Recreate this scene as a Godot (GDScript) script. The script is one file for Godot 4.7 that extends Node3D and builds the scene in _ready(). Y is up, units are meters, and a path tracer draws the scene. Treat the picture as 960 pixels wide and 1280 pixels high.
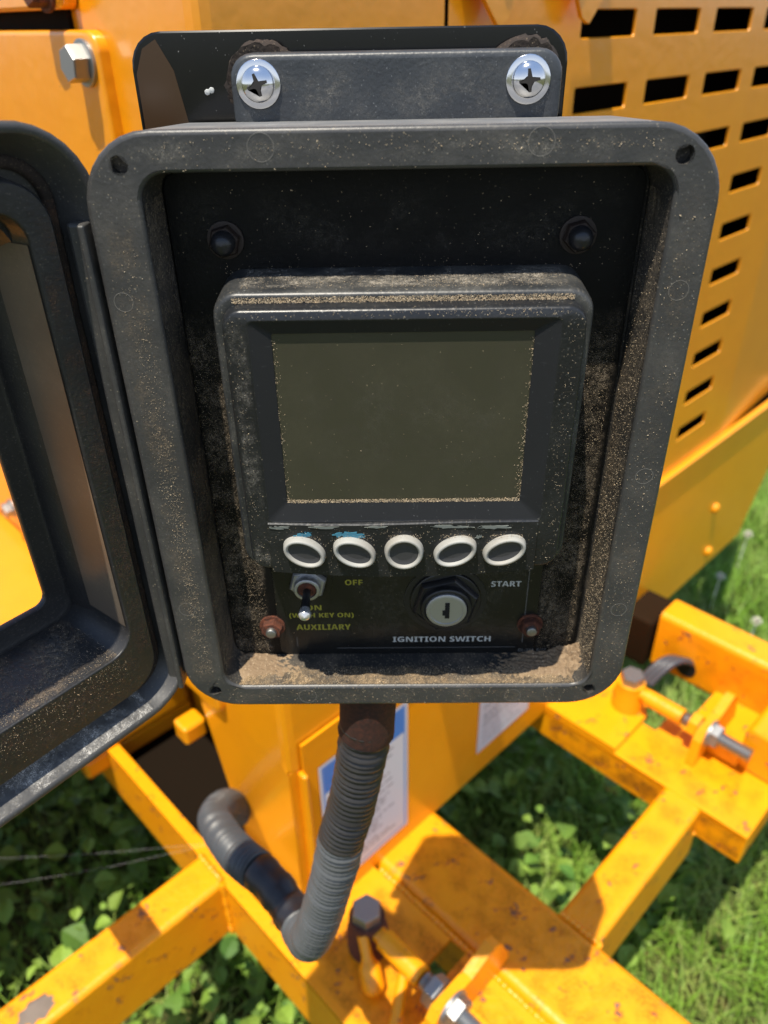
extends Node3D

# ---------------------------------------------------------------- helpers
class Ring:
	var p := PackedVector3Array()
	var t := PackedVector3Array()

class Mb:   # mesh builder: explicit normals; faces are given counter-clockwise seen from outside
	var v := PackedVector3Array()
	var n := PackedVector3Array()
	var uv := PackedVector2Array()
	func tri(a: Vector3, b: Vector3, c: Vector3, na := Vector3.ZERO, nb := Vector3.ZERO, nc := Vector3.ZERO) -> void:
		var f := (b - a).cross(c - a)
		if f.length_squared() < 1e-22: return
		f = f.normalized()
		v.append_array([a, c, b])
		n.append_array([f if na == Vector3.ZERO else na, f if nc == Vector3.ZERO else nc, f if nb == Vector3.ZERO else nb])
		uv.append_array([Vector2(), Vector2(), Vector2()])
	func quad(a: Vector3, b: Vector3, c: Vector3, d: Vector3) -> void:
		tri(a, b, c); tri(a, c, d)
	func quaduv(a: Vector3, b: Vector3, c: Vector3, d: Vector3) -> void:   # a is the lower left corner
		var f := (b - a).cross(d - a).normalized()
		v.append_array([a, c, b, a, d, c])
		for i in 6: n.append(f)
		uv.append_array([Vector2(0, 1), Vector2(1, 0), Vector2(1, 1), Vector2(0, 1), Vector2(0, 0), Vector2(1, 0)])
	func loft(rings: Array, closed := true) -> void:
		var m: int = rings[0].p.size()
		var k := rings.size() - 1
		var nn := []
		var ln := []
		for j in k:
			var row := PackedVector3Array()
			var lr := PackedFloat32Array()
			for i in m:
				var d: Vector3 = rings[j + 1].p[i] - rings[j].p[i]
				var t: Vector3 = rings[j].t[i] if rings[j].t[i] != Vector3.ZERO else rings[j + 1].t[i]
				row.append(t.cross(d).normalized())
				lr.append(d.length())
			nn.append(row); ln.append(lr)
		var lo := []
		var hi := []
		for j in k:
			lo.append(nn[j].duplicate()); hi.append(nn[j].duplicate())
		for j in range(1, k):
			for i in m:
				var a: Vector3 = nn[j - 1][i]
				var b: Vector3 = nn[j][i]
				if a != Vector3.ZERO and b != Vector3.ZERO and a.dot(b) > 0.62:
					var s: Vector3 = (a * ln[j - 1][i] + b * ln[j][i]).normalized()
					hi[j - 1][i] = s; lo[j][i] = s
		for j in k:
			for i in (m if closed else m - 1):
				var q := (i + 1) % m
				var a: Vector3 = rings[j].p[i]
				var b: Vector3 = rings[j].p[q]
				var c: Vector3 = rings[j + 1].p[q]
				var d: Vector3 = rings[j + 1].p[i]
				tri(a, b, c, lo[j][i], lo[j][q], hi[j][q])
				tri(a, c, d, lo[j][i], hi[j][q], hi[j][i])
	func cap(r: Ring, back := false) -> void:
		var c := Vector3.ZERO
		for q in r.p: c += q
		c /= r.p.size()
		for i in r.p.size():
			var q := (i + 1) % r.p.size()
			if back: tri(c, r.p[q], r.p[i])
			else: tri(c, r.p[i], r.p[q])
	func poly(pts: PackedVector2Array, at: Transform3D) -> void:   # a flat face in the local x-y plane, facing local +z
		var ix := Geometry2D.triangulate_polygon(pts)
		for k in range(0, ix.size(), 3):
			var a := pts[ix[k]]
			var b := pts[ix[k + 1]]
			var c := pts[ix[k + 2]]
			if (b - a).cross(c - a) < 0:
				var s := b; b = c; c = s
			tri(at * Vector3(a.x, a.y, 0), at * Vector3(b.x, b.y, 0), at * Vector3(c.x, c.y, 0))
	func sheet(pts: PackedVector2Array, at: Transform3D, thick: float) -> void:   # a flat plate: front at local z = 0, back at -thick
		if Geometry2D.is_polygon_clockwise(pts):
			pts = pts.duplicate(); pts.reverse()
		poly(pts, at)
		var back := at * Transform3D(Basis(Vector3(-1, 0, 0), Vector3(0, 1, 0), Vector3(0, 0, -1)), Vector3(0, 0, -thick))
		var mir := PackedVector2Array()
		for q in pts: mir.append(Vector2(-q.x, q.y))
		poly(mir, back)
		for i in pts.size():
			var a := pts[i]
			var b := pts[(i + 1) % pts.size()]
			quad(at * Vector3(a.x, a.y, -thick), at * Vector3(b.x, b.y, -thick), at * Vector3(b.x, b.y, 0), at * Vector3(a.x, a.y, 0))
	func tube(pts: Array, rad: Callable, sides := 16, capped := true) -> void:
		var rings := []
		var up := Vector3(0, 0, 1)
		for j in pts.size():
			var d: Vector3 = (pts[mini(j + 1, pts.size() - 1)] - pts[maxi(j - 1, 0)]).normalized()
			if absf(d.dot(up)) > 0.98: up = Vector3(1, 0, 0)
			var x := up.cross(d).normalized()
			var y := d.cross(x).normalized()
			up = y
			var r := Ring.new()
			for i in sides:
				var a := TAU * i / sides
				r.p.append(pts[j] + (x * cos(a) + y * sin(a)) * float(rad.call(j)))
				r.t.append(y * cos(a) - x * sin(a))
			rings.append(r)
		loft(rings)
		if capped:
			cap(rings[0], true); cap(rings[-1])
	func lathe(prof: Array, at := Transform3D.IDENTITY, sides := 24) -> void:   # prof: Vector2(radius, height along local z), from the back outwards and round to the front
		var rings := []
		for q in prof:
			var r := Ring.new()
			for i in sides:
				var a := TAU * i / sides
				r.p.append(at * Vector3(q.x * cos(a), q.x * sin(a), q.y))
				r.t.append(at.basis * Vector3(-sin(a), cos(a), 0))
			rings.append(r)
		loft(rings)
	func hexagon(rad: float, z0: float, z1: float, at := Transform3D.IDENTITY, chamfer := 0.0004) -> void:
		var pr := [[rad, z0], [rad, z1 - chamfer], [rad * 0.9, z1]]
		var rings := []
		for q in pr:
			var r := Ring.new()
			for i in 6:
				var a := TAU * i / 6 + 0.26
				var b := TAU * (i + 1) / 6 + 0.26
				var tt := Vector3(cos(b) - cos(a), sin(b) - sin(a), 0).normalized()
				for e in [a, b]:
					r.p.append(at * Vector3(q[0] * cos(e), q[0] * sin(e), q[1]))
					r.t.append(at.basis * tt)
			rings.append(r)
		loft(rings); cap(rings[-1]); cap(rings[0], true)
	func box(c: Vector3, s: Vector3, at := Transform3D.IDENTITY, bev := 0.0) -> void:
		var h := s / 2
		bev = minf(bev, minf(h.x, minf(h.y, h.z)) * 0.9)
		if bev <= 0.0:
			for f in [[Vector3.RIGHT, Vector3.UP, Vector3.BACK], [Vector3.LEFT, Vector3.UP, Vector3.FORWARD], [Vector3.UP, Vector3.BACK, Vector3.RIGHT], [Vector3.DOWN, Vector3.BACK, Vector3.LEFT], [Vector3.BACK, Vector3.RIGHT, Vector3.UP], [Vector3.FORWARD, Vector3.LEFT, Vector3.UP]]:
				var o: Vector3 = c + f[0] * h
				var a: Vector3 = f[1] * h
				var b: Vector3 = f[2] * h
				quad(at * (o - a - b), at * (o + a - b), at * (o + a + b), at * (o - a + b))
			return
		var r := []
		for e in [[-h.z, -bev], [-h.z + bev * 0.29, -bev * 0.29], [-h.z + bev, 0.0], [h.z - bev, 0.0], [h.z - bev * 0.29, -bev * 0.29], [h.z, -bev]]:
			r.append(Mb.rr(c.x, c.y, h.x + e[1], h.y + e[1], maxf(bev + e[1], bev * 0.15), c.z + e[0], 3, at))
		loft(r); cap(r[0], true); cap(r[-1])
	static func rr(cx: float, cy: float, hw: float, hh: float, rad: float, z: float, k := 6, at := Transform3D.IDENTITY) -> Ring:
		var r := Ring.new()
		rad = minf(rad, minf(hw, hh) * 0.999)
		for q in 4:
			var sx: float = [1, -1, -1, 1][q]
			var sy: float = [1, 1, -1, -1][q]
			for i in k + 1:
				var a := PI / 2 * (q + float(i) / k)
				r.p.append(at * Vector3(cx + sx * (hw - rad) + rad * cos(a), cy + sy * (hh - rad) + rad * sin(a), z))
				r.t.append(at.basis * Vector3(-sin(a), cos(a), 0))
		return r
	func mesh() -> ArrayMesh:
		var arr := []
		arr.resize(Mesh.ARRAY_MAX)
		arr[Mesh.ARRAY_VERTEX] = v; arr[Mesh.ARRAY_NORMAL] = n; arr[Mesh.ARRAY_TEX_UV] = uv
		var m := ArrayMesh.new()
		m.add_surface_from_arrays(Mesh.PRIMITIVE_TRIANGLES, arr)
		return m

var rng := RandomNumberGenerator.new()
var M := {}
var taken := {}
var film_count := 0

func numbered(called: String) -> String:
	taken[called] = taken.get(called, -1) + 1
	return called if taken[called] == 0 else "%s_%03d" % [called, taken[called]]

func tag(o: Node, label: String, category: String, group := "", kind := "") -> void:
	o.set_meta("label", label)
	if category: o.set_meta("category", category)
	if group: o.set_meta("group", group)
	if kind: o.set_meta("kind", kind)

func thing(called: String, label: String, category: String, at := Vector3.ZERO, turn := 0.0, group := "") -> Node3D:
	var o := Node3D.new()
	o.name = numbered(called)
	add_child(o, true)
	o.position = at; o.rotation.y = turn
	tag(o, label, category, group)
	return o

func put(called: String, mb: Mb, mat: Material, parent: Node, shift := Vector3.ZERO) -> MeshInstance3D:
	var o := MeshInstance3D.new()
	o.name = called
	o.mesh = mb.mesh()
	o.material_override = mat
	o.position = shift
	parent.add_child(o, true)
	return o

func T(x: float, y: float, z: float, b := Basis.IDENTITY) -> Transform3D:
	return Transform3D(b, Vector3(x, y, z))

func facing(dir: Vector3, at: Vector3, up := Vector3.UP) -> Transform3D:   # local +z looks along dir
	var z := dir.normalized()
	if absf(z.dot(up)) > 0.97: up = Vector3(1, 0, 0)
	var x := up.cross(z).normalized()
	return Transform3D(Basis(x, z.cross(x), z), at)

# ---------------------------------------------------------------- textures and materials
func noise(freq: float, sd: int, oct := 4) -> FastNoiseLite:
	var f := FastNoiseLite.new()
	f.seed = sd; f.frequency = freq; f.fractal_octaves = oct
	f.noise_type = FastNoiseLite.TYPE_SIMPLEX_SMOOTH
	return f

func plane_of(freq: float, sd: int, size: int, oct := 4) -> PackedByteArray:
	var im := noise(freq, sd, oct).get_seamless_image(size, size)
	im.convert(Image.FORMAT_L8)
	return im.get_data()

func textured(size: int, pick: Callable, specks: Array = []) -> ImageTexture:
	# pick(i) gives Color for pixel i; specks: [count, colour, most alpha]
	var d := PackedByteArray()
	d.resize(size * size * 3)
	for i in size * size:
		var c: Color = pick.call(i)
		d[i * 3] = int(clampf(c.r, 0, 1) * 255); d[i * 3 + 1] = int(clampf(c.g, 0, 1) * 255); d[i * 3 + 2] = int(clampf(c.b, 0, 1) * 255)
	for s in specks:
		for k in int(s[0]):
			var x := rng.randi() % size
			var y := rng.randi() % size
			var a: float = rng.randf() * s[2]
			var w := 1 + int(rng.randf() < 0.35) + int(rng.randf() < 0.1)
			for dx in w:
				for dy in 1 + int(rng.randf() < 0.4):
					var o := (((y + dy) % size) * size + (x + dx) % size) * 3
					for ch in 3:
						d[o + ch] = int(lerpf(d[o + ch], s[1][ch] * 255, a))
	return ImageTexture.create_from_image(Image.create_from_data(size, size, false, Image.FORMAT_RGB8, d))

func std(called: String, c: Color, rough: float, metal := 0.0, spec := 0.5) -> StandardMaterial3D:
	var m := StandardMaterial3D.new()
	m.resource_name = called
	m.albedo_color = c; m.roughness = rough; m.metallic = metal; m.metallic_specular = spec
	M[called] = m
	return m

func lin(r: float, g: float, b: float) -> Color:
	return Color(r, g, b).linear_to_srgb()

func tri_map(m: StandardMaterial3D, tex: Texture2D, per_metre: float, world := false) -> StandardMaterial3D:
	m.albedo_texture = tex
	m.uv1_triplanar = true
	m.uv1_world_triplanar = world
	m.uv1_scale = Vector3.ONE * per_metre
	return m

func bump(m: StandardMaterial3D, freq: float, sd: int, cm: float) -> void:
	var t := NoiseTexture2D.new()
	t.width = 512; t.height = 512; t.seamless = true
	t.noise = noise(freq, sd, 3)
	m.heightmap_enabled = true
	m.heightmap_texture = t
	m.heightmap_scale = cm
	m.heightmap_flip_texture = false

func dusty(called: String, base: Color, dust: Color, amount: float, rough: float, specks: Array, sd: int, bumpy := 0.01) -> StandardMaterial3D:
	var sz := 576
	var a := plane_of(0.007, sd, sz, 5)
	var b := plane_of(0.06, sd + 1, sz, 3)
	var c := plane_of(0.3, sd + 2, sz, 2)
	var tex := textured(sz, func(i): return base.lerp(dust, clampf((a[i] / 255.0 - 0.35) * 1.5, 0, 1) * (0.35 + 0.65 * b[i] / 255.0) * (0.4 + 1.1 * c[i] / 255.0) * amount), specks)
	var m := tri_map(std(called, Color.WHITE, rough), tex, 7.5)
	if bumpy > 0: bump(m, 0.12, sd + 3, bumpy)
	return m

func make_materials() -> void:
	var tan := Color(0.80, 0.72, 0.58)
	var pale := Color(0.72, 0.72, 0.70)
	dusty("rim_plastic", Color(0.235, 0.235, 0.235), Color(0.48, 0.455, 0.42), 0.5, 0.4, [[1800, tan, 0.7], [1600, pale, 0.5]], 11, 0.006)
	dusty("module_plastic", Color(0.11, 0.117, 0.128), Color(0.40, 0.39, 0.36), 0.28, 0.33, [[3500, tan, 0.8], [1500, pale, 0.6]], 21, 0.008)
	dusty("faceplate_paint", Color(0.05, 0.05, 0.05), Color(0.22, 0.20, 0.18), 0.15, 0.5, [[900, tan, 0.6]], 31, 0.006)
	M.faceplate_paint.metallic_specular = 0.3
	dusty("wall_plastic", Color(0.17, 0.165, 0.16), Color(0.56, 0.49, 0.40), 0.75, 0.75, [[16000, tan, 0.8]], 41, 0.02)
	dusty("lid_plastic", Color(0.15, 0.15, 0.155), Color(0.42, 0.38, 0.34), 0.3, 0.42, [[5000, tan, 0.5], [2500, pale, 0.4]], 51, 0.012)
	dusty("gasket_rubber", Color(0.14, 0.11, 0.09), Color(0.42, 0.33, 0.26), 0.6, 0.9, [[9000, tan, 0.5]], 61, 0.03)
	dusty("label_film", Color(0.085, 0.088, 0.09), Color(0.30, 0.28, 0.25), 0.16, 0.28, [[1000, tan, 0.5]], 71, 0.0)
	dusty("lug_plastic", Color(0.20, 0.215, 0.23), Color(0.46, 0.45, 0.43), 0.35, 0.42, [[2500, pale, 0.5]], 81, 0.012)
	dusty("gloss_black", Color(0.05, 0.05, 0.052), Color(0.20, 0.17, 0.14), 0.2, 0.16, [[420, pale, 0.9]], 91, 0.0)
	dusty("grey_dusty", Color(0.42, 0.425, 0.43), Color(0.66, 0.64, 0.60), 0.8, 0.5, [[6000, pale, 0.5], [3000, tan, 0.6]], 161, 0.01)
	dusty("module_edge", Color(0.17, 0.178, 0.185), Color(0.52, 0.50, 0.46), 0.75, 0.38, [[5000, tan, 0.7], [2500, pale, 0.6]], 191, 0.006)
	dusty("bezel_black", Color(0.07, 0.078, 0.09), Color(0.2, 0.2, 0.2), 0.2, 0.7, [[900, pale, 0.5]], 141, 0.0)
	dusty("reflection_tan", Color(0.36, 0.32, 0.28), Color(0.52, 0.47, 0.40), 0.8, 0.4, [[2500, tan, 0.4]], 151, 0.0)  # pale tan tone painted for the reflection on the lid dish wall
	dusty("screen_glass", Color(0.245, 0.24, 0.195), Color(0.33, 0.32, 0.26), 0.35, 0.2, [[250, tan, 0.6]], 101, 0.0)
	dusty("dust_pile", Color(0.50, 0.42, 0.33), Color(0.74, 0.65, 0.52), 1.0, 1.0, [[9000, Color(0.93, 0.86, 0.74), 0.8], [6000, Color(0.34, 0.25, 0.17), 0.6]], 111, 0.06)
	dusty("key_white", Color(0.62, 0.62, 0.60), Color(0.56, 0.52, 0.46), 0.9, 0.6, [[3000, Color(0.4, 0.36, 0.3), 0.5]], 171, 0.0)
	std("button_rubber", Color(0.22, 0.22, 0.225), 0.5)
	std("blue_paint", Color(0.22, 0.46, 0.55), 0.7)
	std("scuff", Color(0.42, 0.44, 0.42), 0.8)
	std("chrome", lin(0.75, 0.75, 0.76), 0.13, 1.0)
	std("zinc", lin(0.36, 0.36, 0.35), 0.5, 1.0)
	std("nickel", lin(0.50, 0.505, 0.52), 0.42, 0.75)
	std("lever_tip", lin(0.62, 0.62, 0.62), 0.25, 0.6)
	std("dark_rust", lin(0.026, 0.016, 0.012), 0.6)
	std("recess_metal", lin(0.05, 0.045, 0.04), 0.5, 0.6)
	std("black_metal", lin(0.018, 0.018, 0.02), 0.33)
	std("dark_hole", lin(0.006, 0.006, 0.006), 0.9)
	std("yellow_print", Color(0.62, 0.60, 0.20), 0.6)
	std("white_print", Color(0.74, 0.75, 0.74), 0.6)
	std("grey_print", Color(0.36, 0.36, 0.36), 0.6)
	std("scratch", Color(0.40, 0.39, 0.37), 0.7)
	var rr := plane_of(0.03, 5, 256, 4)
	var rc := textured(256, func(i): return Color(0.22, 0.13, 0.10).lerp(Color(0.50, 0.27, 0.17), rr[i] / 255.0))
	bump(tri_map(std("rust", Color.WHITE, 0.85), rc, 40.0), 0.1, 7, 0.04)
	# yellow machine paint: clean enclosure and the chipped, rusting frame
	var p0 := plane_of(0.008, 201, 768, 4)
	var p1 := plane_of(0.05, 202, 768, 4)
	var p2 := plane_of(0.011, 203, 768, 5)
	var clean := textured(768, func(i): return Color(0.945, 0.61, 0.045).lerp(Color(0.925, 0.59, 0.05), clampf(p0[i] / 200.0 - 0.3, 0, 1)).lerp(Color(0.82, 0.56, 0.16), clampf((p1[i] / 255.0 - 0.70) * 1.0, 0, 0.15)), [[160, Color(0.55, 0.35, 0.12), 0.7], [160, Color(0.98, 0.85, 0.6), 0.5]])
	var yc := tri_map(std("yellow_paint", Color.WHITE, 0.3), clean, 2.2)
	bump(yc, 0.05, 33, 0.018)
	yc.clearcoat_enabled = true; yc.clearcoat = 0.35; yc.clearcoat_roughness = 0.12
	var worn := textured(768, func(i):
		var c := Color(0.955, 0.625, 0.035).lerp(Color(0.945, 0.60, 0.035), clampf(p0[i] / 170.0 - 0.45, 0, 1))
		var e := p2[i] / 255.0 * 0.7 + p1[i] / 255.0 * 0.3
		c = c.lerp(Color(0.78, 0.40, 0.09), clampf((e - 0.665) * 8.0, 0, 0.7))
		return c.lerp(Color(0.40, 0.22, 0.14).lerp(Color(0.52, 0.45, 0.40), p1[i] / 255.0), clampf((e - 0.745) * 26.0, 0, 0.9)), [[500, Color(0.5, 0.3, 0.12), 0.7]])
	var yw := tri_map(std("worn_yellow", Color.WHITE, 0.36), worn, 3.4)
	bump(yw, 0.06, 34, 0.03)
	var hose := dusty("conduit_grey", Color(0.30, 0.31, 0.315), Color(0.44, 0.43, 0.41), 0.4, 0.42, [[1500, Color(0.2, 0.17, 0.13), 0.6]], 121, 0.0)
	hose.uv1_scale = Vector3.ONE * 6
	dusty("conduit_dark", Color(0.15, 0.145, 0.14), Color(0.36, 0.31, 0.25), 0.5, 0.42, [[2000, Color(0.5, 0.36, 0.2), 0.5]], 131, 0.0)
	dusty("hose_dark", Color(0.25, 0.26, 0.27), Color(0.42, 0.42, 0.42), 0.4, 0.42, [[1500, Color(0.5, 0.45, 0.38), 0.5]], 181, 0.0)
	std("black_tape", lin(0.012, 0.011, 0.014), 0.38)
	std("wire_grey", lin(0.06, 0.065, 0.08), 0.4)
	std("reflection_brown", lin(0.055, 0.030, 0.014), 0.2)  # brown of the reflected band painted on the black plate
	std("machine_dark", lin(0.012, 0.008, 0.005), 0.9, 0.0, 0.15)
	std("seam_and_shade_brown", lin(0.02, 0.010, 0.004), 0.8, 0.0, 0.2)  # dark tone for the door seam, and shade painted beside the rear tube
	std("primer", Color(0.46, 0.42, 0.38), 0.6)
	std("soil", lin(0.07, 0.065, 0.03), 1.0)
	var g0 := plane_of(0.02, 301, 512, 5)
	var g1 := plane_of(0.15, 302, 512, 3)
	tri_map(M.soil, textured(512, func(i): return Color(0.22, 0.27, 0.09).lerp(Color(0.42, 0.38, 0.20), clampf(g0[i] / 160.0 - 0.4, 0, 1)) * (0.55 + 0.6 * g1[i] / 255.0)), 1.6)
	M.soil.albedo_color = Color.WHITE
	for q in [["grass_blade", Color(1, 1, 1), 0.55], ["weed_leaf", Color(1, 1, 1), 0.65]]:
		var m := std(q[0], q[1], q[2])
		m.vertex_color_use_as_albedo = true
		m.backlight_enabled = true; m.backlight = Color(0.45, 0.5, 0.25)
		m.cull_mode = BaseMaterial3D.CULL_DISABLED
	std("petal", Color(0.86, 0.84, 0.78), 0.8)
	std("web", Color(0.8, 0.8, 0.8), 0.4)
	var gr := std("grain", Color.WHITE, 0.9)
	gr.vertex_color_use_as_albedo = true
	var pane := std("clear_pane", Color(0.93, 0.95, 0.93, 0.06), 0.04)
	pane.transparency = BaseMaterial3D.TRANSPARENCY_ALPHA

func film_material(w: float, h: float, c: Color, most: float, fade: float, sd: int) -> StandardMaterial3D:   # a thin, patchy layer of dust w by h metres
	var nx := clampi(int(w * 3600.0), 16, 720)
	var ny := clampi(int(h * 3600.0), 16, 720)
	var patch := noise(45.0 if w * h < 0.008 else 28.0, sd, 3)
	var mid := noise(260.0, sd + 1, 2)
	var d := PackedByteArray()
	d.resize(nx * ny * 4)
	var k := 0
	for j in ny:
		var y := h * j / ny
		for i in nx:
			var x := w * i / nx
			var g := rng.randf()
			var f := clampf(0.42 + 1.1 * patch.get_noise_2d(x, y), 0.04, 1.0) * clampf(0.65 + 0.8 * mid.get_noise_2d(x, y), 0.1, 1.2) * (0.25 + 1.3 * g * g)
			if fade > 0.0: f *= smoothstep(0.0, fade, x) * smoothstep(0.0, fade, w - x) * smoothstep(0.0, fade * 2.0, y) * smoothstep(0.0, fade * 2.0, h - y)
			var t := 0.8 + 0.35 * g
			d[k] = int(clampf(c.r * t, 0, 1) * 255); d[k + 1] = int(clampf(c.g * t, 0, 1) * 255); d[k + 2] = int(clampf(c.b * t, 0, 1) * 255)
			d[k + 3] = int(clampf(f * most, 0, 1) * 255)
			k += 4
	var m := std("dust_film", Color.WHITE, 0.95, 0.0, 0.2)
	m.albedo_texture = ImageTexture.create_from_image(Image.create_from_data(nx, ny, false, Image.FORMAT_RGBA8, d))
	m.texture_repeat = false
	m.transparency = BaseMaterial3D.TRANSPARENCY_ALPHA
	return m

func lay_film(o: Vector3, ax: Vector3, ay: Vector3, c: Color, most: float, fade: float, parent: Node, shift := Vector3.ZERO) -> void:
	film_count += 1
	var b := Mb.new()
	b.quaduv(o, o + ax, o + ax + ay, o + ay)
	put("dust_film", b, film_material(ax.length(), ay.length(), c, most, fade, 400 + film_count * 7), parent, shift)

# ---------------------------------------------------------------- scene
const S := 0.70710678
const PANEL := -0.0215
var grains: Array = []       # transforms of sawdust grains on the control box
var lid_grains: Array = []

func _ready() -> void:
	rng.seed = 20240611
	# camera
	var cam := Camera3D.new()
	cam.name = "camera"
	add_child(cam)
	var attr := CameraAttributesPhysical.new()
	attr.frustum_focal_length = 18.07
	attr.frustum_focus_distance = 0.30
	attr.exposure_aperture = 6.8
	cam.attributes = attr
	cam.transform = Transform3D(Basis.from_euler(Vector3(-0.569158, 0.016711, -0.018793)), Vector3(-0.002786, 0.153603, 0.264297))
	cam.keep_aspect = Camera3D.KEEP_HEIGHT
	cam.fov = 67.2
	cam.near = 0.01; cam.far = 400
	cam.current = true
	# sky and light
	var env := Environment.new()
	env.background_mode = Environment.BG_SKY
	var sky := ProceduralSkyMaterial.new()
	sky.sky_top_color = Color(0.50, 0.60, 0.76)
	sky.sky_horizon_color = Color(0.86, 0.89, 0.92)
	sky.sky_curve = 0.2
	sky.ground_horizon_color = Color(0.42, 0.47, 0.34)
	sky.ground_bottom_color = Color(0.22, 0.27, 0.12)
	sky.sun_angle_max = 12
	env.sky = Sky.new()
	env.sky.sky_material = sky
	env.background_energy_multiplier = 1.0
	env.tonemap_mode = Environment.TONE_MAPPER_LINEAR
	env.tonemap_exposure = 1.5
	env.sdfgi_enabled = true; env.ssao_enabled = true; env.ssil_enabled = true
	var we := WorldEnvironment.new()
	we.name = "world_environment"
	we.environment = env
	add_child(we)
	var sun := DirectionalLight3D.new()
	sun.name = "sun"
	sun.light_color = Color(1.0, 0.965, 0.90)
	sun.light_energy = 1.4
	sun.light_angular_distance = 0.5
	sun.shadow_enabled = true
	add_child(sun)
	sun.look_at_from_position(Vector3(-0.158, 1.0, 0.28), Vector3.ZERO)

	make_materials()
	build_ground()
	build_machine()
	build_frame()
	build_adjusters()
	build_plate()
	build_box()
	build_conduit()
	build_small()

# machine axes: p = local x (away to the right), q = local z (towards the right front); the node is turned by 45 degrees
func machine_thing(called: String, label: String, category: String, base: Vector3, group := "") -> Node3D:
	return thing(called, label, category, Vector3((base.x + base.z) * S, base.y, (base.z - base.x) * S), PI / 4, group)

func build_ground() -> void:
	var g := Mb.new()
	var gy := -1.1
	var n := 70
	var h := noise(1.7, 77, 3)
	var at := func(i: int, j: int) -> Vector3:
		var x := -3.0 + 7.0 * i / n
		var z := -4.0 + 6.0 * j / n
		return Vector3(x, gy + 0.02 * h.get_noise_2d(x, z) - 0.01, z)
	for i in n:
		for j in n:
			g.quad(at.call(i, j), at.call(i, j + 1), at.call(i + 1, j + 1), at.call(i + 1, j))
	var far := gy - 0.035
	g.quad(Vector3(-200, far, -200), Vector3(-200, far, 200), Vector3(200, far, 200), Vector3(200, far, -200))
	var o := put("ground", g, M.soil, self)
	tag(o, "bare soil and thatch under the lawn grass", "ground", "", "structure")
	# grass blades
	var b := Mb.new()
	var w := 0.0012
	var pts := [Vector3(0, 0, 0), Vector3(0, 0.45, 0.06), Vector3(0, 0.8, 0.22), Vector3(0, 1.0, 0.45)]
	for k in 3:
		var wa: float = w * [1.0, 0.95, 0.6, 0.0][k] * 12
		var wb: float = w * [1.0, 0.95, 0.6, 0.05][k + 1] * 12
		b.quad(pts[k] - Vector3(wa, 0, 0), pts[k] + Vector3(wa, 0, 0), pts[k + 1] + Vector3(wb, 0, 0), pts[k + 1] - Vector3(wb, 0, 0))
	var xs: Array = []
	var cs: Array = []
	var patch := noise(2.3, 78, 3)
	var dry := noise(5.0, 79, 3)
	for k in 150000:
		var x := rng.randf_range(-1.3, 2.3)
		var z := rng.randf_range(-2.6, 0.45)
		var p := (x - z) * S
		var q := (x + z) * S
		if p > 2.6 or (q < -1.15): continue
		var weedy := q < -0.22 and p < 0.1
		if weedy and rng.randf() < 0.6: continue
		var l := rng.randf_range(0.04, 0.105) * (1.0 + 0.5 * patch.get_noise_2d(x, z))
		var bs := Basis(Vector3.UP, rng.randf() * TAU) * Basis(Vector3.RIGHT, rng.randf_range(-0.1, 0.75))
		xs.append(Transform3D(bs.scaled_local(Vector3(rng.randf_range(0.055, 0.1), l, l)), Vector3(x, gy - 0.01, z)))
		var d := clampf(dry.get_noise_2d(x, z) * 1.3 + 0.12 + rng.randf_range(-0.3, 0.3), 0, 1)
		var t := rng.randf_range(0.7, 1.3)
		cs.append(Color(0.18, 0.34, 0.03).lerp(Color(0.44, 0.42, 0.15), d * 0.6) * t)
	scatter("grass", b.mesh(), M.grass_blade, xs, cs, "green lawn grass round and under the yellow trailer frame", "grass", self)
	# broad weed leaves, mostly under the machine and at the lower left
	var lf := Mb.new()
	var cols := [[0.0, 0.04, 0.0], [0.22, 0.30, 0.05], [0.5, 0.42, 0.10], [0.78, 0.28, 0.08], [1.0, 0.02, 0.0]]
	for k in 4:
		var a: Array = cols[k]
		var c: Array = cols[k + 1]
		for sd in [-1.0, 1.0]:
			var v0 := Vector3(0, a[2], a[0])
			var v1 := Vector3(0, c[2], c[0])
			var e0 := Vector3(a[1] * sd, a[2] + a[1] * 0.35, a[0])
			var e1 := Vector3(c[1] * sd, c[2] + c[1] * 0.35, c[0])
			if sd > 0: lf.quad(v0, v1, e1, e0)
			else: lf.quad(v0, e0, e1, v1)
	xs = []; cs = []
	for k in 13000:
		var x := rng.randf_range(-1.35, 1.5)
		var z := rng.randf_range(-1.9, 0.4)
		var p := (x - z) * S
		var q := (x + z) * S
		var chance := 0.0
		if p < 0.12 and q < -0.15: chance = 1.0
		elif q < 0.0 and p < 0.75: chance = 0.8
		elif p < 0.9 and q < 0.25: chance = 0.10
		elif p < 2.2 and q < 0.1: chance = 0.08
		if patch.get_noise_2d(x * 1.7, z * 1.7) < -0.25: chance *= 0.5
		if rng.randf() > chance: continue
		var l := rng.randf_range(0.012, 0.044) * rng.randf_range(0.7, 1.0) * (1.1 if p < 0.75 else 0.6)
		var hgt := rng.randf_range(0.01, 0.13) * (1.0 if p < 0.75 else 0.4)
		var bs := Basis(Vector3.UP, rng.randf() * TAU) * Basis(Vector3.RIGHT, rng.randf_range(-0.7, 0.5)) * Basis(Vector3.BACK, rng.randf_range(-0.5, 0.5))
		xs.append(Transform3D(bs.scaled_local(Vector3(l, l, l)), Vector3(x, gy + hgt, z)))
		cs.append(Color(0.065, 0.165, 0.02).lerp(Color(0.22, 0.34, 0.04), rng.randf()) * rng.randf_range(0.7, 1.2))
	scatter("weed_leaves", lf.mesh(), M.weed_leaf, xs, cs, "broad leafy weeds growing in the shade below the trailer", "weeds", self)

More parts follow.
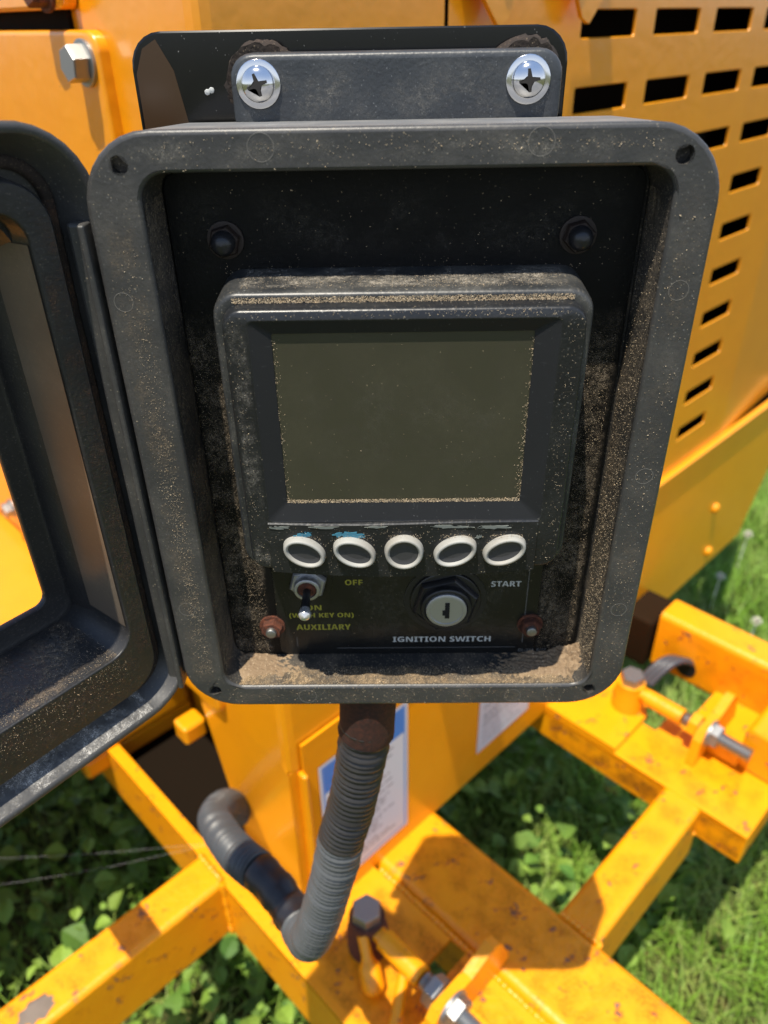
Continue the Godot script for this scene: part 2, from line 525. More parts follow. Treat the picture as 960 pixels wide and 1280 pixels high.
func scatter(called: String, mesh: Mesh, mat: Material, xs: Array, cs: Array, label: String, category: String, parent: Node) -> void:
	var mm := MultiMesh.new()
	mm.transform_format = MultiMesh.TRANSFORM_3D
	mm.use_colors = true
	mm.mesh = mesh
	mm.instance_count = xs.size()
	for i in xs.size():
		mm.set_instance_transform(i, xs[i])
		mm.set_instance_color(i, cs[i])
	var o := MultiMeshInstance3D.new()
	o.name = called
	o.multimesh = mm
	o.material_override = mat
	parent.add_child(o, true)
	if category: tag(o, label, category, "", "stuff")
	else: o.set_meta("kind", "stuff")

# the hole outline of a slot, as a ring of points, and the square cell round it
func slot_cell(b: Mb, at: Transform3D, x0: float, x1: float, y0: float, y1: float, hx0: float, hx1: float, hy0: float, hy1: float, thick: float) -> void:
	var k := 4
	var r := Mb.rr((hx0 + hx1) / 2, (hy0 + hy1) / 2, (hx1 - hx0) / 2, (hy1 - hy0) / 2, 0.0028, 0.0, k)
	var r2 := Mb.rr((hx0 + hx1) / 2, (hy0 + hy1) / 2, (hx1 - hx0) / 2 - 0.0007, (hy1 - hy0) / 2 - 0.0007, 0.0024, -0.0009, k)
	var r3 := Mb.rr((hx0 + hx1) / 2, (hy0 + hy1) / 2, (hx1 - hx0) / 2 - 0.0007, (hy1 - hy0) / 2 - 0.0007, 0.0024, -thick, k)
	var corners := [Vector3(x1, y1, 0), Vector3(x0, y1, 0), Vector3(x0, y0, 0), Vector3(x1, y0, 0)]
	for c in 4:
		for i in k:
			b.tri(at * corners[c], at * r.p[c * (k + 1) + i + 1], at * r.p[c * (k + 1) + i])
		var nx := (c + 1) % 4
		b.quad(at * corners[c], at * corners[nx], at * r.p[nx * (k + 1)], at * r.p[c * (k + 1) + k])
	for g in [r, r2, r3]:
		for i in g.p.size():
			g.p[i] = at * g.p[i]; g.t[i] = at.basis * g.t[i]
	b.loft([r, r2, r3])

func build_machine() -> void:
	var base := Vector3(0.074, -0.70, -0.2208)   # p, y, q of the foot of the corner fold
	var t := machine_thing("yellow_machine", "yellow sheet metal machine enclosure with rows of cooling slots behind the control box", "machine", base)
	var sh := -base
	var Q := -0.2208
	var P := 0.074
	# the slotted side: faces +q; local x of the sheet runs along p
	var side := Transform3D(Basis(Vector3(1, 0, 0), Vector3(0, 1, 0), Vector3(0, 0, 1)), Vector3(0, 0, Q))
	var b := Mb.new()
	var cols := 4
	var rows := 11
	var px := 0.1155
	var py := 0.0547
	var x0 := 0.4317 - (px - 0.084) / 2
	var ytop := 0.158 + py + (py - 0.0208) / 2
	for i in cols:
		for j in rows:
			var cx := x0 + i * px
			var cy := ytop - j * py
			var hx := 0.4317 + i * px
			var hy := 0.158 + py - j * py
			slot_cell(b, side, cx, cx + px, cy - py, cy, hx, hx + 0.084, hy - 0.0208, hy, 0.0026)
	var x1 := x0 + cols * px
	var ylow := ytop - rows * py
	for e in [[0.272, x0, -0.405, 0.46], [x0, x1, -0.405, ylow], [x0, x1, ytop, 0.46], [x1, 0.935, -0.405, 0.46]]:
		b.quad(Vector3(e[0], e[2], Q), Vector3(e[1], e[2], Q), Vector3(e[1], e[3], Q), Vector3(e[0], e[3], Q))
	put("slotted_panel", b, M.yellow_paint, t, sh)
	b = Mb.new()      # the panel bends slightly and runs on to its far end
	b.quad(Vector3(0.935, -0.405, Q), Vector3(1.24, -0.405, Q - 0.022), Vector3(1.24, 0.46, Q - 0.022), Vector3(0.935, 0.46, Q))
	b.quad(Vector3(1.24, -0.405, Q - 0.022), Vector3(1.24, -0.405, Q - 0.9), Vector3(1.24, 0.46, Q - 0.9), Vector3(1.24, 0.46, Q - 0.022))
	put("end_panel", b, M.yellow_paint, t, sh)
	# fixed corner column between the fold and the seam
	b = Mb.new()
	var pr := PackedVector2Array()
	var cr := []
	for e in [[P, -0.325], [P, Q - 0.01], [P + 0.0012, Q - 0.004], [P + 0.004, Q - 0.0012], [P + 0.01, Q], [0.268, Q]]:
		cr.append(e)
	for k in cr.size() - 1:
		b.quad(Vector3(cr[k][0], -0.44, cr[k][1]), Vector3(cr[k + 1][0], -0.44, cr[k + 1][1]), Vector3(cr[k + 1][0], 0.46, cr[k + 1][1]), Vector3(cr[k][0], 0.46, cr[k][1]))
	b.quad(Vector3(0.268, -0.44, Q), Vector3(0.268, -0.44, Q - 0.006), Vector3(0.268, 0.46, Q - 0.006), Vector3(0.268, 0.46, Q))
	put("corner_column", b, M.yellow_paint, t, sh)
	# dark strip behind the door seam
	b = Mb.new()
	b.box(Vector3(0.27, 0.01, Q - 0.006), Vector3(0.02, 0.88, 0.003))
	put("door_seam", b, M.seam_and_shade_brown, t, sh)
	# lower skirt of the side with its lip
	b = Mb.new()
	b.sheet(PackedVector2Array([Vector2(0.088, -0.688), Vector2(1.14, -0.688), Vector2(1.155, -0.66), Vector2(1.235, -0.52), Vector2(1.235, -0.4085), Vector2(0.088, -0.4085)]), T(0, 0, Q + 0.0045), 0.003)
	b.box(Vector3(0.72, -0.4065, Q + 0.0035), Vector3(1.02, 0.006, 0.012), Transform3D.IDENTITY, 0.002)
	put("lower_skirt", b, M.yellow_paint, t, sh)
	# left side wall: main sheet, a bolted cover and an upper cover
	b = Mb.new()
	b.quad(Vector3(P + 0.001, -0.44, -1.3), Vector3(P + 0.001, -0.44, -0.325), Vector3(P + 0.001, 0.46, -0.325), Vector3(P + 0.001, 0.46, -1.3))
	b.quad(Vector3(P + 0.001, -0.44, -1.3), Vector3(P + 0.06, -0.44, -1.3), Vector3(P + 0.06, -0.44, -0.325), Vector3(P + 0.001, -0.44, -0.325))
	put("side_wall", b, M.yellow_paint, t, sh)
	var left := facing(Vector3(-1, 0, 0), Vector3(P, 0, 0))      # local x = +q
	b = Mb.new()
	var rg := []
	for e in [[0.0, 0.0], [0.0055, 0.0], [0.0068, 0.0005], [0.0078, 0.0015], [0.008, 0.003]]:
		rg.append(Mb.rr((-0.3185 - 1.2) / 2, (0.151 - 0.43) / 2, (1.2 - 0.3185) / 2 - e[1], (0.151 + 0.43) / 2 - e[1], 0.012, e[0], 5, left))
	b.loft(rg); b.cap(rg[-1])
	put("bolted_cover", b, M.yellow_paint, t, sh)
	b = Mb.new(); rg = []
	for e in [[0.0, 0.0], [0.0075, 0.0], [0.0092, 0.0007], [0.01, 0.0025]]:
		rg.append(Mb.rr((-0.347 - 1.2) / 2, 0.3105, (1.2 - 0.347) / 2 - e[1], 0.149 - e[1], 0.008, e[0], 5, left))
	b.loft(rg); b.cap(rg[-1])
	put("upper_cover", b, M.yellow_paint, t, sh)
	b = Mb.new()
	b.box(Vector3(P - 0.0006, 0.1563, -0.79), Vector3(0.003, 0.0118, 0.86))
	put("cover_gap", b, M.machine_dark, t, sh)
	# bolts on the covers
	for e in [[-0.335, 0.1335, 0.008, "zinc"], [-0.366, 0.173, 0.01, "rust"], [-0.8, -0.395, 0.008, "zinc"]]:
		b = Mb.new()
		var a := left * T(e[0], e[1], e[2])
		b.lathe([Vector2(0.0132, 0), Vector2(0.0132, 0.002), Vector2(0.0124, 0.0026), Vector2(0.002, 0.0026)], a)
		b.hexagon(0.0108, 0.0026, 0.0125, a, 0.0012)
		put("hex_bolt", b, M[e[3]], t, sh)
	# rolled foot of the corner: a tapering post below the wall
	b = Mb.new()
	b.sheet(PackedVector2Array([Vector2(-0.376, -0.441), Vector2(-0.2225, -0.441), Vector2(-0.2225, -0.70), Vector2(-0.296, -0.70), Vector2(-0.318, -0.655), Vector2(-0.345, -0.57)]), left * T(0, 0, -0.0005), 0.004)
	put("corner_post", b, M.yellow_paint, t, sh)
	b = Mb.new()
	b.sheet(PackedVector2Array([Vector2(P + 0.0005, -0.441), Vector2(0.098, -0.441), Vector2(0.098, -0.70), Vector2(P + 0.0005, -0.70)]), T(0, 0, Q - 0.001), 0.003)
	b.box(Vector3(0.0865, -0.57, Q + 0.004), Vector3(0.006, 0.25, 0.012), Transform3D.IDENTITY, 0.0025)
	put("folded_lip", b, M.yellow_paint, t, sh)
	b = Mb.new()
	b.box(Vector3(P - 0.010, -0.497, -0.388), Vector3(0.028, 0.025, 0.024), Transform3D.IDENTITY, 0.004)
	put("stop_block", b, M.yellow_paint, t, sh)
	# small bolts low on the skirt
	for e in [[0.982, -0.556], [1.0, -0.655], [0.115, -0.56]]:
		b = Mb.new()
		b.lathe([Vector2(0.009, 0), Vector2(0.009, 0.003), Vector2(0.0065, 0.0065), Vector2(0.0, 0.008)], T(e[0], e[1], Q + 0.0045))
		put("rivet_head", b, M.worn_yellow, t, sh)
	# hinge and latch ears at the top of the door
	for e in [0.0, 1.0]:
		b = Mb.new()
		var pts := PackedVector2Array()
		for v in [[-0.03, 0.07], [0.022, 0.07], [0.026, 0.03], [0.012, -0.004], [-0.002, -0.026], [-0.012, -0.03], [-0.03, -0.012]]:
			pts.append(Vector2(v[0] * (1.0 - 2.0 * e), v[1]))
		b.sheet(pts, T(0.318 + 0.088 * e, 0.178, Q + 0.016), 0.004)
		b.box(Vector3(0.318 + 0.088 * e - (0.032 if e == 0 else -0.032), 0.215, Q + 0.008), Vector3(0.006, 0.09, 0.016))
		var ear := put("latch_ear", b, M.yellow_paint, t, sh)
		for h in [[0.0, 0.026, 0.013], [-0.004, -0.008, 0.0045]]:
			b = Mb.new()
			b.lathe([Vector2(h[2], 0), Vector2(h[2], 0.0006), Vector2(h[2] * 0.8, 0.0008), Vector2(0, 0.0004)], T(0.318 + 0.088 * e + h[0], 0.178 + h[1], Q + 0.016))
			put("bolt_hole", b, M.rust, ear)
	# printed safety labels on the skirt
	for e in [[0.104, 0.228, -0.452, -0.66, 0.0], [0.356, 0.466, -0.46, -0.646, 1.0]]:
		b = Mb.new()
		b.quaduv(Vector3(e[0], e[3], Q + 0.0052), Vector3(e[1], e[3], Q + 0.0052), Vector3(e[1], e[2], Q + 0.0052), Vector3(e[0], e[2], Q + 0.0052))
		put("safety_label", b, label_material(e[4] > 0.5), t, sh)
	# inside: dark floor, back wall and bulkheads, so that the slots look into an engine bay
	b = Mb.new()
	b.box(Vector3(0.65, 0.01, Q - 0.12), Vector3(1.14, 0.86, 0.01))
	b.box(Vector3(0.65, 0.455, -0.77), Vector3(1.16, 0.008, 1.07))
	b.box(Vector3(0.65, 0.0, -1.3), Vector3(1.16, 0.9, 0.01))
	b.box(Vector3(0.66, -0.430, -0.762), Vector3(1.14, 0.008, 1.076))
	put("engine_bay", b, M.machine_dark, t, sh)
	b = Mb.new()
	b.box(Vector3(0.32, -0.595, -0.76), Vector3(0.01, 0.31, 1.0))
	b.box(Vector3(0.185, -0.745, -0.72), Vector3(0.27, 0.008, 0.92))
	put("belly_plate", b, M.machine_dark, t, sh)  # near-black colour stands in for deep shade in the opening
	# fender beyond the lid
	b = Mb.new()
	b.box(Vector3(-0.3, -0.572, -0.95), Vector3(0.94, 0.244, 0.7), Transform3D.IDENTITY, 0.012)
	b.box(Vector3(0.085, -0.71, -0.62), Vector3(0.17, 0.034, 0.03), Transform3D.IDENTITY, 0.006)
	put("fender", b, M.yellow_paint, t, sh)
	b = Mb.new()
	b.box(Vector3(-0.1745, -0.336, -0.46), Vector3(0.037, 0.012, 0.33), Transform3D.IDENTITY, 0.002)
	put("shadow_bar", b, M.yellow_paint, t, sh)  # unseen bar, added to cast the shadow band across the outrigger tube

func label_material(plain_label: bool) -> StandardMaterial3D:
	var im := Image.create(300, 460, false, Image.FORMAT_RGB8)
	im.fill(Color(0.83, 0.84, 0.86))
	if not plain_label:
		im.fill_rect(Rect2i(8, 8, 284, 444), Color(0.42, 0.58, 0.82))
		im.fill_rect(Rect2i(14, 14, 272, 432), Color(0.83, 0.84, 0.86))
		im.fill_rect(Rect2i(14, 14, 272, 84), Color(0.25, 0.50, 0.82))
		im.fill_rect(Rect2i(60, 34, 150, 44), Color(0.70, 0.72, 0.74))
	var y := 118 if not plain_label else 24
	while y < 430:
		var w := 150 + rng.randi() % 105
		var x := 24
		while x < w:
			var s := 6 + rng.randi() % 22
			im.fill_rect(Rect2i(x, y, s, 5), Color(0.50, 0.51, 0.54))
			x += s + 5
		y += 11 if rng.randf() < 0.8 else 24
	im.generate_mipmaps()
	var m := std("label_print", Color.WHITE, 0.4)
	m.albedo_texture = ImageTexture.create_from_image(im)
	return m

func beam(b: Mb, a: Vector3, c: Vector3, w: float, h: float, rad: float) -> void:   # rounded rectangular tube from a to c (centres), w across, h high
	var d := (c - a).normalized()
	var at := facing(d, a)
	var l := a.distance_to(c)
	var r := [Mb.rr(0, 0, w / 2 - 0.004, h / 2 - 0.004, rad, -0.0005, 4, at), Mb.rr(0, 0, w / 2, h / 2, rad, 0.001, 4, at), Mb.rr(0, 0, w / 2, h / 2, rad, l - 0.001, 4, at), Mb.rr(0, 0, w / 2 - 0.004, h / 2 - 0.004, rad, l + 0.0005, 4, at)]
	b.loft(r); b.cap(r[0], true); b.cap(r[-1])

func build_frame() -> void:
	var base := Vector3(0.12, -1.06, -0.2)
	var t := machine_thing("trailer_frame", "yellow welded trailer frame of square tubes with chipped paint, below the machine", "trailer frame", base)
	var sh := -base
	var Y := -0.686
	var b := Mb.new()
	beam(b, Vector3(-0.75, Y - 0.05, -0.3505), Vector3(0.0345, Y - 0.05, -0.3505), 0.0507, 0.1, 0.007)
	var lb := put("outrigger_tube", b, M.worn_yellow, t, sh)
	b = Mb.new()
	var blob := PackedVector2Array()
	for i in 22:
		var a := TAU * i / 22
		blob.append(Vector2(cos(a) * 0.021, sin(a) * 0.0125) * rng.randf_range(0.75, 1.1))
	b.sheet(blob, Transform3D(Basis(Vector3(1, 0, 0), Vector3(0, 0, -1), Vector3(0, 1, 0)), Vector3(-0.178, Y + 0.0003, -0.3455)), 0.0006)
	put("paint_chip", b, M.primer, lb)
	b = Mb.new()      # rail: a channel along q whose flat top carries the clamp bolt
	b.sheet(PackedVector2Array([Vector2(0.034, -1.1), Vector2(0.034, 0.34), Vector2(0.172, 0.34), Vector2(0.172, 0.02), Vector2(0.172, -0.075), Vector2(0.118, -0.075), Vector2(0.118, -0.097), Vector2(0.172, -0.097), Vector2(0.172, -0.262), Vector2(0.05, -0.262), Vector2(0.05, -1.1)]), Transform3D(Basis(Vector3(1, 0, 0), Vector3(0, 0, 1), Vector3(0, -1, 0)), Vector3(0, Y - 0.009, 0)), 0.008)
	b.box(Vector3(0.038, Y - 0.052, -0.38), Vector3(0.008, 0.1, 1.44), Transform3D.IDENTITY, 0.002)
	put("rail_channel", b, M.worn_yellow, t, sh)
	b = Mb.new()
	beam(b, Vector3(0.23, Y - 0.052, -1.1), Vector3(0.23, Y - 0.052, 0.34), 0.1015, 0.104, 0.012)
	put("cross_tube", b, M.worn_yellow, t, sh)
	b = Mb.new()
	beam(b, Vector3(0.2805, Y - 0.052, -0.006), Vector3(0.5205, Y - 0.052, -0.006), 0.0507, 0.1, 0.007)
	put("side_tube", b, M.worn_yellow, t, sh)
	b = Mb.new()
	b.sheet(PackedVector2Array([Vector2(0.515, -1.0), Vector2(0.515, 0.077), Vector2(0.64, 0.077), Vector2(0.73, 0.077), Vector2(0.73, -0.06), Vector2(0.66, -0.06), Vector2(0.66, -0.045), Vector2(0.625, -0.045), Vector2(0.625, -0.085), Vector2(0.59, -0.085), Vector2(0.59, -0.118), Vector2(0.655, -0.118), Vector2(0.655, -1.0)]), Transform3D(Basis(Vector3(1, 0, 0), Vector3(0, 0, 1), Vector3(0, -1, 0)), Vector3(0, Y - 0.009, 0)), 0.008)
	b.box(Vector3(0.519, Y - 0.027, -0.46), Vector3(0.008, 0.05, 1.075), Transform3D.IDENTITY, 0.002)
	b.box(Vector3(0.62, Y - 0.027, 0.0735), Vector3(0.2, 0.05, 0.008), Transform3D.IDENTITY, 0.002)
	put("hitch_channel", b, M.worn_yellow, t, sh)
	b = Mb.new()
	b.sheet(PackedVector2Array([Vector2(0.515, -0.30), Vector2(0.515, -0.105), Vector2(0.60, -0.105), Vector2(0.625, -0.13), Vector2(0.625, -0.30)]), Transform3D(Basis(Vector3(1, 0, 0), Vector3(0, 0, 1), Vector3(0, -1, 0)), Vector3(0, Y + 0.0, 0)), 0.0085)
	put("spacer_plate", b, M.worn_yellow, t, sh)
	b = Mb.new()
	beam(b, Vector3(0.7465, -0.652, -0.165), Vector3(0.7465, -0.652, 0.4), 0.053, 0.104, 0.01)
	put("rear_tube", b, M.worn_yellow, t, sh)
	b = Mb.new()
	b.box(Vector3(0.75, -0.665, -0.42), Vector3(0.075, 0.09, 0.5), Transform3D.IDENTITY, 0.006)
	put("shaded_tube_block", b, M.seam_and_shade_brown, t, sh)  # dark block painted as the shaded run of the rear tube
	b = Mb.new()
	beam(b, Vector3(0.719, -0.65, 0.056), Vector3(0.61, -0.65, 0.056), 0.075, 0.07, 0.01)
	put("end_block", b, M.worn_yellow, t, sh)
	# weld beads at the joints
	weld(t, sh, Vector3(0.0345, Y + 0.0005, -0.374), Vector3(0.0345, Y + 0.0005, -0.327))
	weld(t, sh, Vector3(0.033, Y, -0.325), Vector3(0.033, Y - 0.1, -0.325))
	weld(t, sh, Vector3(0.2812, Y - 0.003, -0.030), Vector3(0.2812, Y - 0.003, 0.018))
	weld(t, sh, Vector3(0.2815, Y - 0.004, 0.0195), Vector3(0.2815, Y - 0.1, 0.0195))
	weld(t, sh, Vector3(0.176, Y - 0.004, -0.21), Vector3(0.176, Y - 0.004, 0.25))
	weld(t, sh, Vector3(0.515, Y - 0.05, 0.020), Vector3(0.515, Y - 0.05, -0.032))
	# rust breaking through the paint on edges and worn faces
	var rusty := Color(0.50, 0.26, 0.12)
	var deep := Color(0.36, 0.19, 0.12)
	for e in [[Vector3(0.5146, Y - 0.050, -0.21), Vector3(0, 0, 0.287), Vector3(0, 0.047, 0), deep, 0.9], [Vector3(0.517, Y + 0.0004, -0.10), Vector3(0.1, 0, 0), Vector3(0, 0, 0.17), rusty, 0.35],
			[Vector3(0.19, Y + 0.0003, -0.20), Vector3(0.085, 0, 0), Vector3(0, 0, 0.45), rusty, 0.42], [Vector3(0.04, Y - 0.0006, -0.20), Vector3(0.125, 0, 0), Vector3(0, 0, 0.4), deep, 0.5],
			[Vector3(0.7195, -0.690, -0.15), Vector3(0, 0, 0.2), Vector3(0, 0.075, 0), rusty, 0.3], [Vector3(-0.3, Y + 0.0003, -0.371), Vector3(0.32, 0, 0), Vector3(0, 0, 0.042), rusty, 0.28],
			[Vector3(0.30, Y + 0.0003, -0.027), Vector3(0.2, 0, 0), Vector3(0, 0, 0.042), deep, 0.3]]:
		lay_film(e[0], e[1], e[2], e[3], e[4], 0.006, t, sh)
	# legs down to the ground, out of sight behind the front parts
	b = Mb.new()
	beam(b, Vector3(0.23, Y - 0.1, -0.95), Vector3(0.23, -1.12, -0.95), 0.08, 0.08, 0.006)
	put("support_leg", b, M.worn_yellow, t, sh)
	b = Mb.new()
	beam(b, Vector3(0.75, Y - 0.03, -0.6), Vector3(0.75, -1.12, -0.6), 0.08, 0.08, 0.006)
	put("support_leg", b, M.worn_yellow, t, sh)

func weld(t: Node3D, sh: Vector3, a: Vector3, c: Vector3) -> void:   # a rippled bead along a joint
	var b := Mb.new()
	var n := int(a.distance_to(c) / 0.0016)
	var pts := []
	for j in n + 1: pts.append(a.lerp(c, float(j) / n) + Vector3(rng.randf_range(-0.0004, 0.0004), rng.randf_range(-0.0003, 0.0003), rng.randf_range(-0.0004, 0.0004)))
	b.tube(pts, func(j): return 0.0036 + 0.0006 * sin(j * 1.5) + 0.0003 * sin(j * 0.37), 10)
	put("weld_bead", b, M.worn_yellow, t, sh)

func build_adjusters() -> void:
	var Y := -0.686
	var spec := [[Vector3(0.105, Y, -0.045), "rusty clamp bolt with drop handle on the near rail at the bottom edge"], [Vector3(0.597, Y, -0.025), "yellow painted clamp bolt with zinc nuts on the far hitch channel"]]
	for k in 2:
		var s: Array = spec[k]
		var t := machine_thing("clamp_bolt", s[1], "clamp bolt", s[0], "clamp bolts on the trailer frame")
		var bare: Material = M.worn_yellow if k == 1 else M.zinc
		var b := Mb.new()      # upright bracket, standing across the rod
		var pts := PackedVector2Array([Vector2(-0.03, 0.0), Vector2(0.095, 0.0), Vector2(0.09, 0.02), Vector2(0.074, 0.056), Vector2(0.064, 0.061), Vector2(0.052, 0.057), Vector2(0.03, 0.05), Vector2(-0.016, 0.052), Vector2(-0.024, 0.04)])
		b.sheet(pts, T(0, 0.0005, 0.006), 0.012)
		b.box(Vector3(0.012, 0.02, 0.026), Vector3(0.008, 0.04, 0.04), Transform3D.IDENTITY, 0.002)
		put("bracket", b, M.worn_yellow, t)
		b = Mb.new()
		var yr := 0.042
		b.tube([Vector3(0, yr, -0.085), Vector3(0, yr, -0.032)], func(_j): return 0.0115, 14)
		b.tube([Vector3(0, yr, -0.115), Vector3(0, yr, -0.085)], func(_j): return 0.0085, 14)
		put("sleeve", b, M.worn_yellow, t)
		b = Mb.new()
		var pp := []
		for j in 60: pp.append(Vector3(0, yr, -0.03 + 0.09 * j / 59.0))
		b.tube(pp, func(j): return 0.0082 + 0.0011 * float(j % 2), 14)
		put("threaded_rod", b, M.zinc, t)
		for z in [-0.02, 0.008]:
			b = Mb.new()
			b.hexagon(0.0165, 0.0, 0.012, T(0, yr, z), 0.0015)
			put("nut", b, bare if z < 0 else M.zinc, t)
		b = Mb.new()
		b.lathe([Vector2(0.019, 0.006), Vector2(0.019, 0.0095), Vector2(0.01, 0.0096)], T(0, yr, 0))
		put("washer", b, M.zinc, t)
		# pivot bolt at the end of the rod
		b = Mb.new()
		var upw := facing(Vector3.UP, Vector3(0.0, 0, -0.111))
		b.lathe([Vector2(0.022, 0.0), Vector2(0.022, yr - 0.012), Vector2(0.019, yr - 0.005), Vector2(0.019, yr + 0.012), Vector2(0, yr + 0.012)], upw, 20)
		put("pivot", b, M.worn_yellow if k == 1 else M.rust, t)
		b = Mb.new()
		b.hexagon(0.0165, yr + 0.012, yr + 0.026, upw, 0.002)
		put("pivot_nut", b, M.zinc, t)
		# drop handle hanging from the pivot
		b = Mb.new()
		var hp := []
		var hr := []
		for e in [[0.0, 0.006], [0.02, 0.006], [0.026, 0.008], [0.03, 0.0115], [0.05, 0.0125], [0.056, 0.009]]:
			hp.append(Vector3(-0.014, yr + 0.004, -0.103) + Vector3(-0.3, -0.72, 0.62).normalized() * float(e[0]))
			hr.append(e[1])
		if k == 0:
			b.tube(hp, func(j): return hr[j], 12)
			put("drop_handle", b, M.worn_yellow, t)
		if k == 0:
			b = Mb.new()
			b.tube([Vector3(-0.10, yr - 0.03, 0.005), Vector3(-0.04, yr - 0.02, -0.03), Vector3(0.0, yr - 0.012, -0.055)], func(_j): return 0.0062, 10)
			put("tommy_bar", b, M.worn_yellow, t)

func build_plate() -> void:
	var t := thing("mounting_plate", "glossy black steel plate standing behind the control box", "plate", Vector3(-0.0175, -0.13, -0.078))
	var b := Mb.new()
	var r := []
	for e in [[-0.0034, 0.0006], [-0.003, 0.0], [-0.0004, 0.0], [0.0, 0.0006]]:
		r.append(Mb.rr(-0.0012, 0.1405, 0.0838 - e[1], 0.1405 - e[1], 0.0125, e[0], 6))
	b.loft(r); b.cap(r[-1]); b.cap(r[0], true)
	put("plate", b, M.gloss_black, t)
	b = Mb.new()
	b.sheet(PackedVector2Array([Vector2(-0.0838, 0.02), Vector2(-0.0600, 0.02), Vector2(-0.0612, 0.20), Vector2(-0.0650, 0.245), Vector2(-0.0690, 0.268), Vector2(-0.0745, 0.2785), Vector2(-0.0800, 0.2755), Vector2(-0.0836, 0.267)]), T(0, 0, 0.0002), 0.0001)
	put("plate_reflection", b, M.reflection_brown, t)  # painted reflection: brown band laid on the left of the glossy plate
	b = Mb.new()
	beam(b, Vector3(0.02, 0.12, -0.0036), Vector3(0.02, 0.12, -0.215), 0.06, 0.06, 0.006)
	put("standoff_tube", b, M.black_metal, t)
	for e in [[-0.0335, 0.2632], [0.0655, 0.2632]]:
		b = Mb.new()
		var pts: Array = []
		b.lathe([Vector2(0.0132, 0.0002), Vector2(0.0142, 0.0015), Vector2(0.0146, 0.003), Vector2(0.0138, 0.0045), Vector2(0.0128, 0.0055), Vector2(0.0132, 0.007), Vector2(0.0142, 0.0085), Vector2(0.0136, 0.0095), Vector2(0.0, 0.0096)], T(e[0], e[1], 0), 48)
		for i in b.v.size():
			var q := b.v[i]
			b.v[i] = q + Vector3(q.x - e[0], q.y - e[1], 0) * (0.05 * sin(q.x * 2900.0 + q.y * 2300.0 + q.z * 1400.0) + 0.03 * sin(q.x * 5100.0 - q.y * 4300.0))
		put("rubber_mount", b, M.gasket_rubber, t)
	b = Mb.new()
	for k in 2:
		b.lathe([Vector2(0.0012, 0), Vector2(0.001, 0.0004), Vector2(0.0, 0.0006)], T(-0.057 + [0.0, 0.0017, 0.0004, 0.0026][k], 0.2605 + [0.0, 0.0006, 0.0019, 0.0021][k], 0.0002), 7)
	put("bird_dropping", b, M.white_print, t)

# ---------------------------------------------------------------- the control box
func dust_on(o: Vector3, ax: Vector3, ay: Vector3, count: int, chance: Callable, size := 1.0, into = null) -> void:
	var nrm := ax.cross(ay).normalized()
	var tgt: Array = grains if into == null else into
	for i in count:
		var a := rng.randf()
		var b := rng.randf()
		if rng.randf() > float(chance.call(a, b)): continue
		var k := rng.randf_range(0.5, 1.0) * size * (1.6 if rng.randf() < 0.07 else 1.0)
		var bs := Basis(nrm, rng.randf() * TAU) * Basis(ax.normalized(), rng.randf_range(-0.6, 0.6))
		tgt.append(Transform3D(bs.scaled_local(Vector3(k * rng.randf_range(0.7, 1.9), k, k)), o + ax * a + ay * b + nrm * 0.00008 * k))

func grain_mesh() -> Mesh:
	var b := Mb.new()
	var s := 0.00016
	var p := [Vector3(1.3, 0.2, 0), Vector3(0.2, 0.9, 0.1), Vector3(-1.2, 0.3, -0.1), Vector3(-0.4, -0.8, 0.1), Vector3(0.1, 0.1, 0.75), Vector3(0, 0, -0.6)]
	for i in 4:
		var j := (i + 1) % 4
		b.tri(p[i] * s, p[j] * s, p[4] * s)
		b.tri(p[j] * s, p[i] * s, p[5] * s)
	return b.mesh()

func grain_colors(n: int) -> Array:
	var cs := []
	for i in n:
		cs.append(Color(0.58, 0.42, 0.25).lerp(Color(0.80, 0.66, 0.46), rng.randf()) * rng.randf_range(0.45, 1.0))
	return cs

